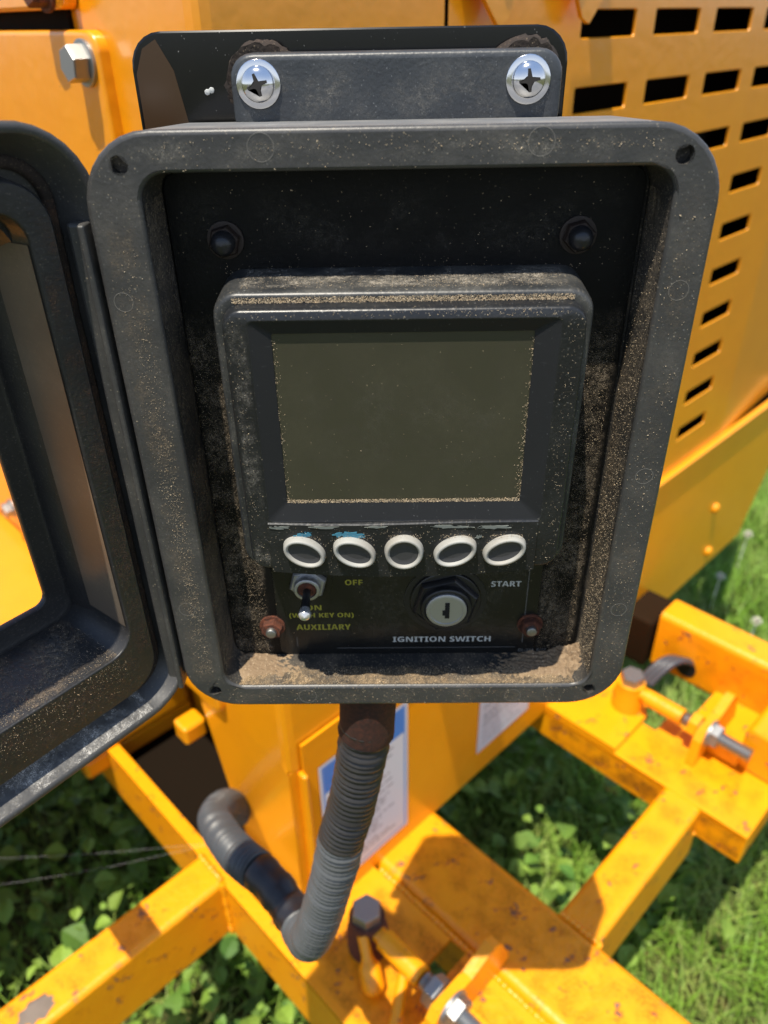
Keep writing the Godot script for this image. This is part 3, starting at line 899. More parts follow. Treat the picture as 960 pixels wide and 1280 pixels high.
func build_box() -> void:
	var t := thing("control_box", "black plastic control box with its lid open, dusty inside, holding a blank grey screen", "control box", Vector3(0, -0.1265, 0))
	var sh := Vector3(0, 0.1265, 0)
	var ocx := 0.0003
	var ocy := -0.0004
	var ow := 0.1028
	var oh := 0.1262
	var icx := 0.0020
	var icy := -0.0004
	var iw := 0.0862
	var ih := 0.1136
	# housing
	var b := Mb.new()
	var r := []
	for e in [[-0.066, -0.006, 0.016], [-0.064, -0.0045, 0.018], [-0.006, -0.0004, 0.0235], [-0.0016, 0.0, 0.024], [-0.0008, -0.0002, 0.024], [-0.0002, -0.0008, 0.0234], [0.0, -0.0016, 0.0226]]:
		r.append(Mb.rr(ocx, ocy, ow + e[1], oh + e[1], e[2], e[0], 8))
	var shell := Mb.new()
	shell.loft(r.slice(0, 4)); shell.cap(r[0], true)
	put("outer_shell", shell, M.grey_dusty, t, sh)
	b.loft(r.slice(3))
	var ri := []
	for e in [[0.0, 0.0012, 0.0102], [-0.0003, 0.0004, 0.0094], [-0.0012, 0.0, 0.009], [-0.0245, -0.0012, 0.0085]]:
		ri.append(Mb.rr(icx, icy, iw + e[1], ih + e[1], e[2], e[0], 8))
	var outer: Ring = r[-1]
	var inner: Ring = ri[0]
	var hc := [Vector2(0.0893, 0.1163), Vector2(-0.0893, 0.1158), Vector2(-0.0897, -0.1163), Vector2(0.0888, -0.1166)]
	var hr := 0.0031
	for k in 4:
		var pts := PackedVector2Array()
		var a0 := k * 9 + 4
		var a1 := ((k + 1) % 4) * 9 + 4
		var n := 36
		var i := a0
		while true:
			pts.append(Vector2(outer.p[i].x, outer.p[i].y))
			if i == a1: break
			i = (i + 1) % n
		var c1: Vector2 = hc[(k + 1) % 4]
		var d1 := PI / 4 + PI / 2 * (k + 1)
		for j in 9: pts.append(c1 + Vector2.from_angle(d1 - PI * j / 8.0) * hr)
		i = a1
		while true:
			pts.append(Vector2(inner.p[i].x, inner.p[i].y))
			if i == a0: break
			i = (i - 1 + n) % n
		var c0: Vector2 = hc[k]
		var d0 := PI / 4 + PI / 2 * k + PI
		for j in 9: pts.append(c0 + Vector2.from_angle(d0 - PI * j / 8.0) * hr)
		b.poly(pts, Transform3D.IDENTITY)
	b.loft([ri[0], ri[1], ri[2]])
	put("housing", b, M.rim_plastic, t, sh)
	b = Mb.new()
	b.loft([ri[2], ri[3]]); b.cap(ri[3])
	put("inner_wall", b, M.wall_plastic, t, sh)
	for c in hc:
		b = Mb.new()
		b.lathe([Vector2(hr * 1.02, 0.0), Vector2(hr * 0.95, -0.0003), Vector2(hr * 0.93, -0.0045), Vector2(0, -0.0047)], T(c.x, c.y, 0), 18)
		put("screw_hole", b, M.wall_plastic, t, sh)
	for e in [[-0.0437, 0.1203, 0.0042], [0.0440, 0.1207, 0.0042], [-0.0963, 0.072, 0.0033], [0.0953, 0.0735, 0.0034], [-0.0455, -0.1203, 0.0042], [0.0957, -0.068, 0.0034], [0.0527, -0.1207, 0.0038], [0.0957, 0.0, 0.0034], [-0.0955, -0.066, 0.0035]]:
		b = Mb.new()
		var rg := []
		for q in [[0.00013, 0.00003], [0.00005, 0.00008], [-0.00005, 0.00008], [-0.00013, 0.00003]]:
			var g := Ring.new()
			for i in 26:
				var a := TAU * i / 26
				g.p.append(Vector3(e[0] + cos(a) * (e[2] + q[0]), e[1] + sin(a) * (e[2] + q[0]), q[1]))
				g.t.append(Vector3(-sin(a), cos(a), 0))
			rg.append(g)
		b.loft(rg)
		put("moulding_mark", b, M.scratch, t, sh)
	build_lug(t, sh)
	build_faceplate(t, sh)
	build_display(t, sh)
	build_switches(t, sh)
	build_lid(t, sh)
	build_dust(t, sh)

func build_lug(t: Node3D, sh: Vector3) -> void:
	var b := Mb.new()
	var r := []
	for e in [[-0.0685, 0.0], [-0.0625, 0.0], [-0.0612, -0.0004], [-0.0604, -0.0012], [-0.0602, -0.0024]]:
		r.append(Mb.rr(-0.0008, 0.1292, 0.0612 + e[1], 0.0147 + e[1], 0.0085, e[0], 6))
	b.loft(r); b.cap(r[-1]); b.cap(r[0], true)
	put("mounting_lug", b, M.lug_plastic, t, sh)
	for x in [-0.0515, 0.0477]:
		var at := T(x, 0.1340, -0.0602)
		b = Mb.new()
		b.lathe([Vector2(0.0082, 0.0), Vector2(0.0082, 0.0007), Vector2(0.0079, 0.001), Vector2(0.0062, 0.0011), Vector2(0.0061, 0.0016), Vector2(0.0058, 0.0024), Vector2(0.0048, 0.0034), Vector2(0.0034, 0.0041), Vector2(0.0018, 0.0045), Vector2(0.0, 0.0046)], at, 32)
		var s := put("lug_screw", b, M.chrome, t, sh)
		b = Mb.new()
		var cross := PackedVector2Array()
		var tw := 0.12 if x > 0 else 0.3
		for i in 4:
			var a := TAU * i / 4 + tw
			var dx := Vector2.from_angle(a)
			var dy := dx.orthogonal()
			cross.append(dx * 0.0038 + dy * 0.00045); cross.append(dx * 0.0038 - dy * 0.00045)
			cross.append(dx * 0.0016 - dy * 0.0007)
			cross.append((dx - dy) * 0.0010)
			cross.append(-dy * 0.0016 + dx * 0.0007)
		b.sheet(cross, at * T(0, 0, 0.00462), 0.0022)
		put("cross_recess", b, M.recess_metal, s)

func build_faceplate(t: Node3D, sh: Vector3) -> void:
	var b := Mb.new()
	var r := [Mb.rr(0.0015, -0.0017, 0.0838, 0.1122, 0.006, PANEL - 0.0022, 5), Mb.rr(0.0015, -0.0017, 0.0838, 0.1122, 0.006, PANEL - 0.0002, 5), Mb.rr(0.0015, -0.0017, 0.0836, 0.1120, 0.006, PANEL, 5)]
	b.loft(r); b.cap(r[-1])
	var plate := put("faceplate", b, M.faceplate_paint, t, sh)
	b = Mb.new()
	r = [Mb.rr(0.0025, -0.076, 0.0625, 0.0365, 0.003, PANEL, 5), Mb.rr(0.0025, -0.076, 0.0624, 0.0364, 0.003, PANEL + 0.0003, 5)]
	b.loft(r); b.cap(r[-1])
	put("label_sheet", b, M.label_film, plate)
	# outline of the printed area
	b = Mb.new()
	var zz := PANEL + 0.00034
	for e in [[0.0592, -0.078, 0.00035, 0.028], [0.012, -0.1089, 0.044, 0.0003], [-0.0515, -0.1045, 0.0003, 0.006]]:
		b.box(Vector3(e[0], e[1], zz), Vector3(e[2] * (2.0 if e[2] > 0.01 else 1.0), e[3] * (2.0 if e[3] > 0.01 else 1.0), 0.0001))
	put("print_line", b, M.grey_print, plate)
	for e in [["OFF", -0.0223, -0.0679, 0.0082, 0.0031, "yellow_print"], ["START", 0.0489, -0.0695, 0.0140, 0.0032, "white_print"], ["IGNITION SWITCH", 0.0196, -0.1034, 0.0480, 0.0034, "white_print"], ["ON", -0.0421, -0.0829, 0.0076, 0.0031, "yellow_print"], ["(WITH KEY ON)", -0.0386, -0.0879, 0.0310, 0.0033, "yellow_print"], ["AUXILIARY", -0.0380, -0.0951, 0.0265, 0.0034, "yellow_print"], ["OL-314  8/16", 0.0645, -0.1110, 0.0140, 0.0021, "grey_print"]]:
		put_text(e[0], e[1], e[2], e[3], e[4], M[e[5]], plate)
	# domed nuts above, plain nuts with studs below
	for x in [-0.0626, 0.0635]:
		b = Mb.new()
		var at := T(x, 0.0876, PANEL)
		b.lathe([Vector2(0.0066, 0), Vector2(0.0066, 0.001), Vector2(0.006, 0.0012), Vector2(0.004, 0.0012)], at)
		b.hexagon(0.0057, 0.001, 0.0045, at, 0.0006)
		var nt := put("domed_nut", b, M.dark_rust, t, sh)
		b = Mb.new()
		b.lathe([Vector2(0.0043, 0.0043), Vector2(0.0043, 0.0062), Vector2(0.0039, 0.0078), Vector2(0.003, 0.0092), Vector2(0.0016, 0.0099), Vector2(0.0, 0.0101)], at)
		put("dome", b, M.black_metal, nt)
	for x in [-0.0628, 0.0620]:
		b = Mb.new()
		var at := T(x, -0.0941, PANEL)
		b.lathe([Vector2(0.0062, 0), Vector2(0.0062, 0.001), Vector2(0.0056, 0.0012), Vector2(0.0035, 0.0012)], at)
		b.hexagon(0.0052, 0.001, 0.0048, at, 0.0006)
		var nt := put("hex_nut", b, M.rust, t, sh)
		b = Mb.new()
		b.lathe([Vector2(0.0026, 0.0045), Vector2(0.0026, 0.0064), Vector2(0.0021, 0.0069), Vector2(0, 0.007)], at, 14)
		put("stud", b, M.zinc, nt)

func put_text(s: String, x: float, y: float, w: float, h: float, mat: Material, parent: Node) -> void:
	var tm := TextMesh.new()
	var f := SystemFont.new()
	f.font_names = PackedStringArray(["Droid Sans"])
	f.font_weight = 700
	tm.font = f
	tm.font_size = 64
	tm.pixel_size = 0.0001
	tm.depth = 0.0
	tm.curve_step = 1.0
	tm.text = s
	var box := tm.get_aabb()
	var o := MeshInstance3D.new()
	o.name = "lettering"
	o.mesh = tm
	o.material_override = mat
	o.scale = Vector3(w / box.size.x, h / box.size.y, 1)
	var c := box.get_center()
	o.position = Vector3(x - c.x * o.scale.x, y - c.y * o.scale.y, PANEL + 0.00042 - c.z)
	parent.add_child(o, true)

func build_display(t: Node3D, sh: Vector3) -> void:
	var b := Mb.new()
	var r := []
	# rows: z, centre x, half width, top, bottom, corner radius
	for e in [[PANEL, 0.0006, 0.0664, 0.0772, -0.0392, 0.009], [0.0030, 0.0006, 0.0656, 0.0766, -0.0384, 0.009], [0.0046, 0.0006, 0.0653, 0.0763, -0.0382, 0.0088], [0.0056, 0.0006, 0.0647, 0.0757, -0.0377, 0.0084], [0.0060, 0.0006, 0.0639, 0.0748, -0.0370, 0.008],
			[0.0058, 0.0008, 0.0625, 0.0729, -0.0362, 0.0075], [0.0088, 0.0009, 0.0621, 0.0724, -0.0356, 0.007], [0.0106, 0.0009, 0.0617, 0.0720, -0.0352, 0.0067], [0.0113, 0.0009, 0.0609, 0.0712, -0.0344, 0.006],
			[0.0120, 0.0010, 0.0538, 0.0690, -0.0126, 0.0026], [0.0117, 0.0010, 0.0530, 0.0683, -0.0119, 0.002], [0.0098, 0.0005, 0.0452, 0.0635, -0.0044, 0.0009], [0.0092, 0.0005, 0.0451, 0.0634, -0.0043, 0.0009]]:
		r.append(Mb.rr(e[1], (e[3] + e[4]) / 2, e[2], (e[3] - e[4]) / 2, e[5], e[0], 6))
	b.loft(r.slice(0, 6))
	var mod := put("display_module", b, M.module_edge, t, sh)
	b = Mb.new()
	b.loft(r.slice(5, 11))
	put("front_bezel", b, M.module_plastic, mod)
	b = Mb.new()
	b.loft(r.slice(10))
	put("screen_bezel", b, M.bezel_black, mod)
	b = Mb.new()
	b.cap(Mb.rr(0.0005, 0.0296, 0.0454, 0.0342, 0.001, 0.0094, 2))
	put("screen", b, M.screen_glass, mod)
	# raised strip that carries the push buttons, slightly bowed towards the viewer
	b = Mb.new()
	var n := 24
	var bow := func(x: float) -> float: return 0.0124 + 0.0012 * (1.0 - pow(x / 0.054, 2))
	for i in n:
		var xa := -0.0527 + 0.106 * i / n
		var xb := -0.0527 + 0.106 * (i + 1) / n
		var za: float = bow.call(xa)
		var zb: float = bow.call(xb)
		var ta := -0.0128 + 0.0004 * sin(xa * 60.0)
		var tb := -0.0128 + 0.0004 * sin(xb * 60.0)
		var ba := -0.0358 - 0.0024 * (1.0 - pow(xa / 0.0535, 2))
		var bb := -0.0358 - 0.0024 * (1.0 - pow(xb / 0.0535, 2))
		b.quad(Vector3(xa, ba, za), Vector3(xb, bb, zb), Vector3(xb, tb, zb), Vector3(xa, ta, za))
		b.quad(Vector3(xa, ta, za), Vector3(xb, tb, zb), Vector3(xb, tb + 0.0005, zb - 0.0005), Vector3(xa, ta + 0.0005, za - 0.0005))
		b.quad(Vector3(xa, ta + 0.0005, za - 0.0005), Vector3(xb, tb + 0.0005, zb - 0.0005), Vector3(xb, tb + 0.0007, 0.0095), Vector3(xa, ta + 0.0007, 0.0095))
		b.quad(Vector3(xa, ba + 0.0004, -0.004), Vector3(xb, bb + 0.0004, -0.004), Vector3(xb, bb, zb), Vector3(xa, ba, za))
	for x in [-0.0527, 0.0533]:
		var z: float = bow.call(x)
		var q := [Vector3(x, -0.0358, 0.0), Vector3(x, -0.0358, z), Vector3(x, -0.0128, z), Vector3(x, -0.0128, 0.0)]
		if x > 0: b.quad(q[0], q[3], q[2], q[1])
		else: b.quad(q[0], q[1], q[2], q[3])
	var strip := put("button_strip", b, M.module_plastic, mod)
	# five buttons: a worn white collar round a dark dished cap
	var bx := [-0.0390, -0.0190, 0.0007, 0.0210, 0.0406]
	for k in 5:
		var x: float = bx[k]
		var tilt: float = [-0.50, -0.45, 0.0, 0.42, 0.42][k]
		var zf: float = bow.call(x)
		var at := Transform3D(Basis(Vector3.BACK, tilt), Vector3(x, -0.0252, zf))
		var ea := 0.0084 if k != 2 else 0.0073
		var eb := 0.0058 if k != 2 else 0.0071
		var ring := func(s: float, z: float) -> Ring:
			var g := Ring.new()
			for i in 36:
				var a := TAU * i / 36
				g.p.append(at * Vector3(cos(a) * (ea + s), sin(a) * (eb + s), z))
				g.t.append(at.basis * Vector3(-sin(a) * ea, cos(a) * eb, 0).normalized())
			return g
		b = Mb.new()
		b.loft([ring.call(-0.0012, 0.0024), ring.call(-0.0018, 0.0019), ring.call(-0.0034, 0.0016)])
		b.cap(ring.call(-0.0034, 0.0016))
		put("push_button", b, M.button_rubber, mod)
		b = Mb.new()
		b.loft([ring.call(0.0007, -0.001), ring.call(0.0003, 0.0022), ring.call(0.0, 0.0030), ring.call(-0.0003, 0.0032), ring.call(-0.0007, 0.0033), ring.call(-0.0011, 0.0031), ring.call(-0.0016, 0.0021)])
		put("white_ring", b, M.key_white, mod)
	# flakes of old blue paint over the first two buttons, and pale scuffs on the upper edge of the strip
	for e in [[-0.0400, -0.0180, 0.0046, 0.25, 0.34], [-0.0375, -0.0172, 0.0020, -0.3, 0.5], [-0.0195, -0.0177, 0.0046, -0.05, 0.36], [-0.0250, -0.0172, 0.0024, 0.2, 0.45], [-0.0300, -0.0140, 0.0060, 0.0, 0.10], [0.0360, -0.0146, 0.0075, 0.03, 0.12], [0.0190, -0.0140, 0.0090, -0.02, 0.08], [-0.0480, -0.0142, 0.0040, 0.0, 0.2], [0.0300, -0.0190, 0.0014, 0.4, 0.6], [-0.0100, -0.0138, 0.0050, 0.0, 0.1]]:
		b = Mb.new()
		var blob := PackedVector2Array()
		for i in 20:
			var a := TAU * i / 20
			blob.append(Vector2(cos(a) * e[2], sin(a) * e[2] * e[4]).rotated(e[3]) * rng.randf_range(0.5, 1.2))
		b.sheet(blob, T(e[0], e[1], float(bow.call(e[0])) + 0.00025), 0.0006)
		put("paint_flake" if e[0] < -0.015 and e[1] < -0.017 else "scuff", b, M.blue_paint if e[0] < -0.015 and e[1] < -0.017 else M.scuff, mod)

func build_switches(t: Node3D, sh: Vector3) -> void:
	# toggle switch
	var at := T(-0.0436, -0.0672, PANEL)
	var b := Mb.new()
	b.lathe([Vector2(0.0115, 0.0002), Vector2(0.0115, 0.0006), Vector2(0.0112, 0.0007), Vector2(0.009, 0.0007)], at, 32)
	var sw := put("toggle_switch", b, M.label_film, t, sh)
	b = Mb.new()
	b.hexagon(0.0090, 0.0007, 0.0036, at, 0.0008)
	put("hex_nut", b, M.nickel, sw)
	b = Mb.new()
	b.lathe([Vector2(0.0062, 0.0034), Vector2(0.0062, 0.0068), Vector2(0.0057, 0.0073), Vector2(0.0046, 0.0073), Vector2(0.0042, 0.0055), Vector2(0, 0.005)], at, 24)
	put("bushing", b, M.nickel, sw)
	b = Mb.new()
	b.lathe([Vector2(0.0043, 0.0066), Vector2(0.0035, 0.0076), Vector2(0, 0.0082)], at, 16)
	put("rubber_boot", b, M.rust, sw)
	var root := at * Vector3(0, 0, 0.0052)
	var tip := Vector3(-0.0428, -0.0662, 0.0036)
	b = Mb.new()
	b.tube([root, root.lerp(tip, 0.4), root.lerp(tip, 0.85), tip], func(j): return [0.0017, 0.0019, 0.0023, 0.0024][j], 14)
	put("lever", b, M.black_metal, sw)
	b = Mb.new()
	var tp := []
	var d := (tip - root).normalized()
	for j in 9: tp.append(tip + d * (-0.0028 + 0.0056 * j / 8.0))
	b.tube(tp, func(j): return maxf(0.0001, 0.0029 * sqrt(maxf(0.0, 1.0 - pow((j - 4.0) / 4.0, 2)))) if j > 4 else lerpf(0.0024, 0.0029, j / 4.0), 18)
	put("lever_tip", b, M.lever_tip, sw)
	# key switch
	at = T(0.0207, -0.0785, PANEL)
	b = Mb.new()
	b.lathe([Vector2(0.0197, 0.0003), Vector2(0.0196, 0.0007), Vector2(0.017, 0.0008)], at, 40)
	b.lathe([Vector2(0.0165, 0.0003), Vector2(0.0165, 0.0018), Vector2(0.0158, 0.0023), Vector2(0.0125, 0.0024)], at, 40)
	b.hexagon(0.0160, 0.002, 0.0052, at, 0.0012)
	var ks := put("ignition_switch", b, M.black_metal, t, sh)
	b = Mb.new()
	b.lathe([Vector2(0.0120, 0.004), Vector2(0.0120, 0.0074), Vector2(0.0114, 0.0082), Vector2(0.0102, 0.0083), Vector2(0.0099, 0.0078)], at, 36)
	put("collar", b, M.black_metal, ks)
	b = Mb.new()
	b.lathe([Vector2(0.0096, 0.005), Vector2(0.0096, 0.0086), Vector2(0.0092, 0.0091), Vector2(0.0078, 0.0092), Vector2(0.0076, 0.0089), Vector2(0.0, 0.0089)], at, 36)
	put("lock_face", b, M.nickel, ks)
	b = Mb.new()
	b.box(Vector3(0.0004, 0.0002, 0.0089), Vector3(0.0021, 0.0092, 0.0004), at, 0.0)
	b.box(Vector3(-0.0012, -0.0012, 0.0089), Vector3(0.0012, 0.003, 0.00036), at, 0.0)
	put("keyhole", b, M.dark_hole, ks)

func build_lid(t: Node3D, sh: Vector3) -> void:
	# lid frame: local x points to the hinge, local z out of the inside face; the lid reaches to local x = -0.195
	var phi := deg_to_rad(38.5)
	var at := Transform3D(Basis(Vector3(sin(phi), 0, -cos(phi)), Vector3.UP, Vector3(cos(phi), 0, sin(phi))), Vector3(-0.104, 0, -0.004))
	var cx := -0.0945
	var cy := 0.0045
	var hw := 0.1005
	var hh := 0.1257
	var ocy := 0.0125         # the dish opening
	var b := Mb.new()
	var r := []
	for e in [[-0.047, -0.033, 0.014], [-0.043, -0.029, 0.016], [-0.015, -0.0255, 0.017], [-0.0145, -0.003, 0.024], [-0.003, 0.0, 0.027], [-0.0008, -0.0002, 0.027], [0.0, -0.0012, 0.026], [-0.0002, -0.0030, 0.0238], [-0.0010, -0.0036, 0.0232], [-0.0125, -0.0098, 0.0195]]:
		r.append(Mb.rr(cx, cy, hw + e[1], hh + e[1], e[2], e[0], 8, at))
	var lip := Mb.new()
	lip.loft(r.slice(3))
	b.loft(r.slice(0, 4))
	r = [r[-1]]
	for e in [[-0.0128, -0.0152, 0.017], [-0.0052, -0.0160, 0.016], [-0.0044, -0.0168, 0.0155]]:
		r.append(Mb.rr(cx, cy, hw + e[1], hh + e[1], e[2], e[0], 8, at))
	var lid := Node3D.new()
	b.loft(r)
	var lo := put("lid", b, M.lid_plastic, t, sh)
	b = Mb.new()
	r = [Mb.rr(cx, cy, hw - 0.0168, hh - 0.0168, 0.0155, -0.0044, 8, at)]
	for e in [[-0.0042, 0.0755, 0.0932, 0.0115], [-0.0050, 0.0747, 0.0924, 0.011], [-0.0440, 0.0728, 0.0905, 0.0105]]:
		r.append(Mb.rr(cx, ocy, e[1], e[2], e[3], e[0], 8, at))
	b.loft(r)
	put("dish", b, M.lid_plastic, lo)
	put("lip", lip, M.rim_plastic, lo)
	b = Mb.new()
	var film := []
	for e in [[-0.0056, 0.07462, 0.0923, 0.0109], [-0.0425, 0.07275, 0.09045, 0.0104]]:
		film.append(Mb.rr(cx, ocy, e[1] - 0.0003, e[2] - 0.0003, e[3], e[0], 8, at))
	var fa: Ring = film[0]
	var fb: Ring = film[1]
	for k in 24:
		var s0 := k / 24.0
		var s1 := (k + 1) / 24.0
		b.quad(fa.p[35].lerp(fa.p[0], s0), fa.p[35].lerp(fa.p[0], s1), fb.p[35].lerp(fb.p[0], s1), fb.p[35].lerp(fb.p[0], s0))
	put("wall_reflection", b, M.reflection_tan, lo)  # bright reflection on the hinge-side wall, painted as a pale sheet
	b = Mb.new()
	r = []
	for e in [[-0.0438, 0.0728, 0.0905, 0.0105], [-0.0436, 0.0700, 0.088, 0.0095], [-0.0448, 0.0690, 0.0868, 0.009], [-0.0448, 0.0618, 0.0796, 0.0058], [-0.0456, 0.0612, 0.079, 0.0055], [-0.0478, 0.0612, 0.079, 0.0055], [-0.0478, 0.0700, 0.088, 0.0095]]:
		r.append(Mb.rr(cx, ocy, e[1], e[2], e[3], e[0], 8, at))
	b.loft(r)
	put("window_frame", b, M.lid_plastic, lo)
	b = Mb.new()
	b.cap(Mb.rr(cx, ocy, 0.0616, 0.0794, 0.0055, -0.0466, 4, at))
	put("window_pane", b, M.clear_pane, lo)
	b = Mb.new()
	r = []
	for e in [[-0.0126, -0.0100], [-0.0112, -0.0102], [-0.0102, -0.0112], [-0.0102, -0.0130], [-0.0112, -0.0140], [-0.0126, -0.0142]]:
		r.append(Mb.rr(cx, cy, hw + e[1], hh + e[1], 0.024 + e[1] * 0.8, e[0], 8, at))
	b.loft(r)
	put("gasket", b, M.gasket_rubber, lo)
	b = Mb.new()
	b.box(Vector3(-0.1055, -0.008, -0.010), Vector3(0.0026, 0.212, 0.022), Transform3D.IDENTITY, 0.0008)
	b.box(Vector3(-0.1085, -0.008, -0.0045), Vector3(0.006, 0.212, 0.0045), Transform3D(Basis(Vector3.UP, 0.0), Vector3.ZERO), 0.0012)
	put("hinge_strip", b, M.rim_plastic, lo)
	# dust along the lower ledge of the lid
	var ux := at.basis.x
	dust_on(at * Vector3(-0.160, -0.0776, -0.0425), ux * 0.133, at.basis.z * 0.037 - at.basis.y * 0.0017, 7500, func(a, c): return clampf(0.25 + 0.9 * pow(c, 3.0) + 0.3 * sin(a * 17.0) * sin(a * 5.0 + c * 7.0), 0, 1) * 0.8, 0.85, lid_grains)
	dust_on(at * Vector3(-0.175, -0.1020, -0.0040), ux * 0.15, at.basis.y * 0.021, 2600, func(_a, c): return 0.1 + 0.9 * c * c, 0.8, lid_grains)
	dust_on(at * Vector3(-0.015, -0.095, -0.0098), ux * 0.006, at.basis.y * 0.19, 1600, func(_a, c): return 0.25 + 0.6 * (1.0 - c), 0.7, lid_grains)
	lay_film(at * Vector3(-0.166, -0.0776, -0.0430), ux * 0.1435, at.basis.z * 0.038 - at.basis.y * 0.0017, Color(0.52, 0.46, 0.39), 0.7, 0.0, lo)
	lay_film(at * Vector3(-0.1795, -0.1030, -0.0041), ux * 0.16, at.basis.y * 0.0225, Color(0.46, 0.38, 0.31), 0.55, 0.003, lo)
	lay_film(at * Vector3(-0.0185, -0.085, -0.0041), ux * 0.0075, at.basis.y * 0.19, Color(0.42, 0.34, 0.28), 0.55, 0.0, lo)
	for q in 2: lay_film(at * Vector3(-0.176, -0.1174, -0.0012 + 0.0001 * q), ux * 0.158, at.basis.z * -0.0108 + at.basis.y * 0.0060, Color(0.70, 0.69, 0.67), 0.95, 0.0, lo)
	lay_film(at * Vector3(-0.0092, -0.095, -0.0100), ux * 0.004, at.basis.y * 0.2, Color(0.42, 0.32, 0.25), 0.7, 0.0, lo)
	scatter_part("sawdust", lid_grains, lo)

func scatter_part(called: String, xs: Array, parent: Node) -> void:
	scatter(called, grain_mesh(), M.grain, xs, grain_colors(xs.size()), "", "", parent)

func build_dust(t: Node3D, sh: Vector3) -> void:
	# drifts of sawdust on the floor of the box
	var b := Mb.new()
	var nz := noise(60.0, 9, 4)
	var n := 150
	var m := 16
	var fy := -0.1138
	var hgt := func(x: float, s: float) -> float:
		var e := absf(x + 0.002) / 0.084
		var h := 0.0002 + 0.0062 * pow(e, 6.0) * (1.0 if x > 0 else 0.6) + 0.0012 * pow(e, 2.0)
		h = h * (0.85 + 0.5 * nz.get_noise_2d(x * 3.0, s * 0.2)) + 0.0007 * nz.get_noise_2d(x * 4.0, s * 0.25 + 5.0)
		var edge := clampf((1.0 - s) * 5.0, 0, 1)
		return (h * (0.3 + 0.7 * (1.0 - s)) + 0.0001 * nz.get_noise_2d(x * 30.0, s * 1.5)) * edge - 0.0001
	for i in n:
		for j in m:
			var q := []
			for e in [[i, j], [i, j + 1], [i + 1, j + 1], [i + 1, j]]:
				var x := -0.0845 + 0.1722 * float(e[0]) / n
				var s := float(e[1]) / m
				var lip := 0.0155 + 0.0035 * nz.get_noise_2d(x * 25.0, 3.0)
				q.append(Vector3(x, fy + float(hgt.call(x, s)), PANEL + 0.0005 + lip * s))
			b.quad(q[0], q[1], q[2], q[3])
	put("sawdust_drift", b, M.dust_pile, t, sh)
	# loose grains
	var X := Vector3.RIGHT
	var Y := Vector3.UP
	var Z := Vector3.BACK
	var wob := noise(70.0, 15, 3)
	var clump := func(a: float, k: float) -> float: return clampf(0.5 + 1.6 * wob.get_noise_2d(a * 1.7 * k, k * 7.0), 0, 1)
	dust_on(Vector3(-0.085, fy + 0.0002, -0.019), Z * 0.0185, X * 0.17, 9000, func(a, c): return (1.0 - 0.6 * a) * (0.15 + 0.85 * float(clump.call(c, 3.0))), 1.2)
	dust_on(Vector3(-0.083, -0.1255, 0.0001), X * 0.166, Y * 0.0115, 1500, func(a, c): return 0.55 * float(clump.call(a, 2.0)) * (0.3 + 0.7 * c))
	dust_on(Vector3(-0.083, 0.1135, 0.0001), X * 0.166, Y * 0.0115, 1500, func(a, c): return clampf(exp(-pow((c - 0.58) * 7.0, 2)) * (0.35 + 0.6 * clampf(a * 2.0 - 0.6, 0, 1)) + 0.06, 0, 1) * (0.3 + 0.7 * float(clump.call(a, 2.5))))
	dust_on(Vector3(-0.0985, -0.105, 0.0001), X * 0.0105, Y * 0.195, 5500, func(a, c): return clampf(exp(-pow((a - 0.62) * 3.0, 2)) * (1.2 - absf(c - 0.35) * 1.5), 0.03, 1) * (0.3 + 0.7 * float(clump.call(c, 2.0))), 0.75)
	dust_on(Vector3(0.0890, -0.11, 0.0001), X * 0.012, Y * 0.21, 1100, func(_a, c): return 0.18 + 0.2 * float(clump.call(c, 3.0)))
	# inner walls and faceplate
	dust_on(Vector3(0.0874, -0.112, -0.001), Z * -0.0195 - X * 0.0011, Y * 0.205, 6000, func(_a, c): return clampf(0.95 - c * 0.75, 0.1, 1) * (0.4 + 0.6 * float(clump.call(c, 2.0))), 0.75)
	dust_on(Vector3(-0.0825, -0.113, PANEL), X * 0.018, Y * 0.165, 7500, func(a, c): return (0.25 + 0.6 * float(clump.call(c, 2.0))) * (1.0 if c < 0.95 else 0.3), 0.7)
	dust_on(Vector3(0.0665, -0.113, PANEL), X * 0.0165, Y * 0.165, 7500, func(_a, c): return 0.28 + 0.55 * float(clump.call(c, 2.0)), 0.7)
	dust_on(Vector3(-0.082, 0.077, PANEL), X * 0.164, Y * 0.032, 160, func(_a, _c): return 0.6, 1.1)
	dust_on(Vector3(-0.06, -0.112, PANEL + 0.0003), X * 0.124, Y * 0.055, 180, func(_a, _c): return 0.5, 0.7)
	dust_on(Vector3(-0.064, 0.0752, PANEL), X * 0.13, Y * 0.003, 900, func(a, c): return (1.0 - c) * float(clump.call(a, 2.0)), 0.9)
	# display module
	dust_on(Vector3(-0.0555, 0.0769, 0.0030), X * 0.1125, Z * -0.0220, 6500, func(a, c): return (0.12 + 0.8 * float(clump.call(a, 2.4))) * (0.3 + 0.6 * exp(-pow((a - 0.66) * 4.0, 2))), 0.8)
	dust_on(Vector3(-0.0575, 0.0729, 0.0060), X * 0.116, Y * 0.0020, 8500, func(a, c): return (0.35 + 0.65 * float(clump.call(a, 4.0))) * (1.0 - 0.75 * c), 1.0)
	dust_on(Vector3(-0.058, 0.0695, 0.0120), X * 0.117, Y * 0.0022, 300, func(a, c): return clampf(a * 1.2 - 0.1, 0.1, 1), 0.9)
	dust_on(Vector3(-0.0600, -0.034, 0.0117), X * 0.0062, Y * 0.103, 260, func(a, c): return 0.55, 0.8)
	dust_on(Vector3(0.0555, -0.034, 0.0117), X * 0.0052, Y * 0.103, 260, func(a, c): return 0.55, 0.8)
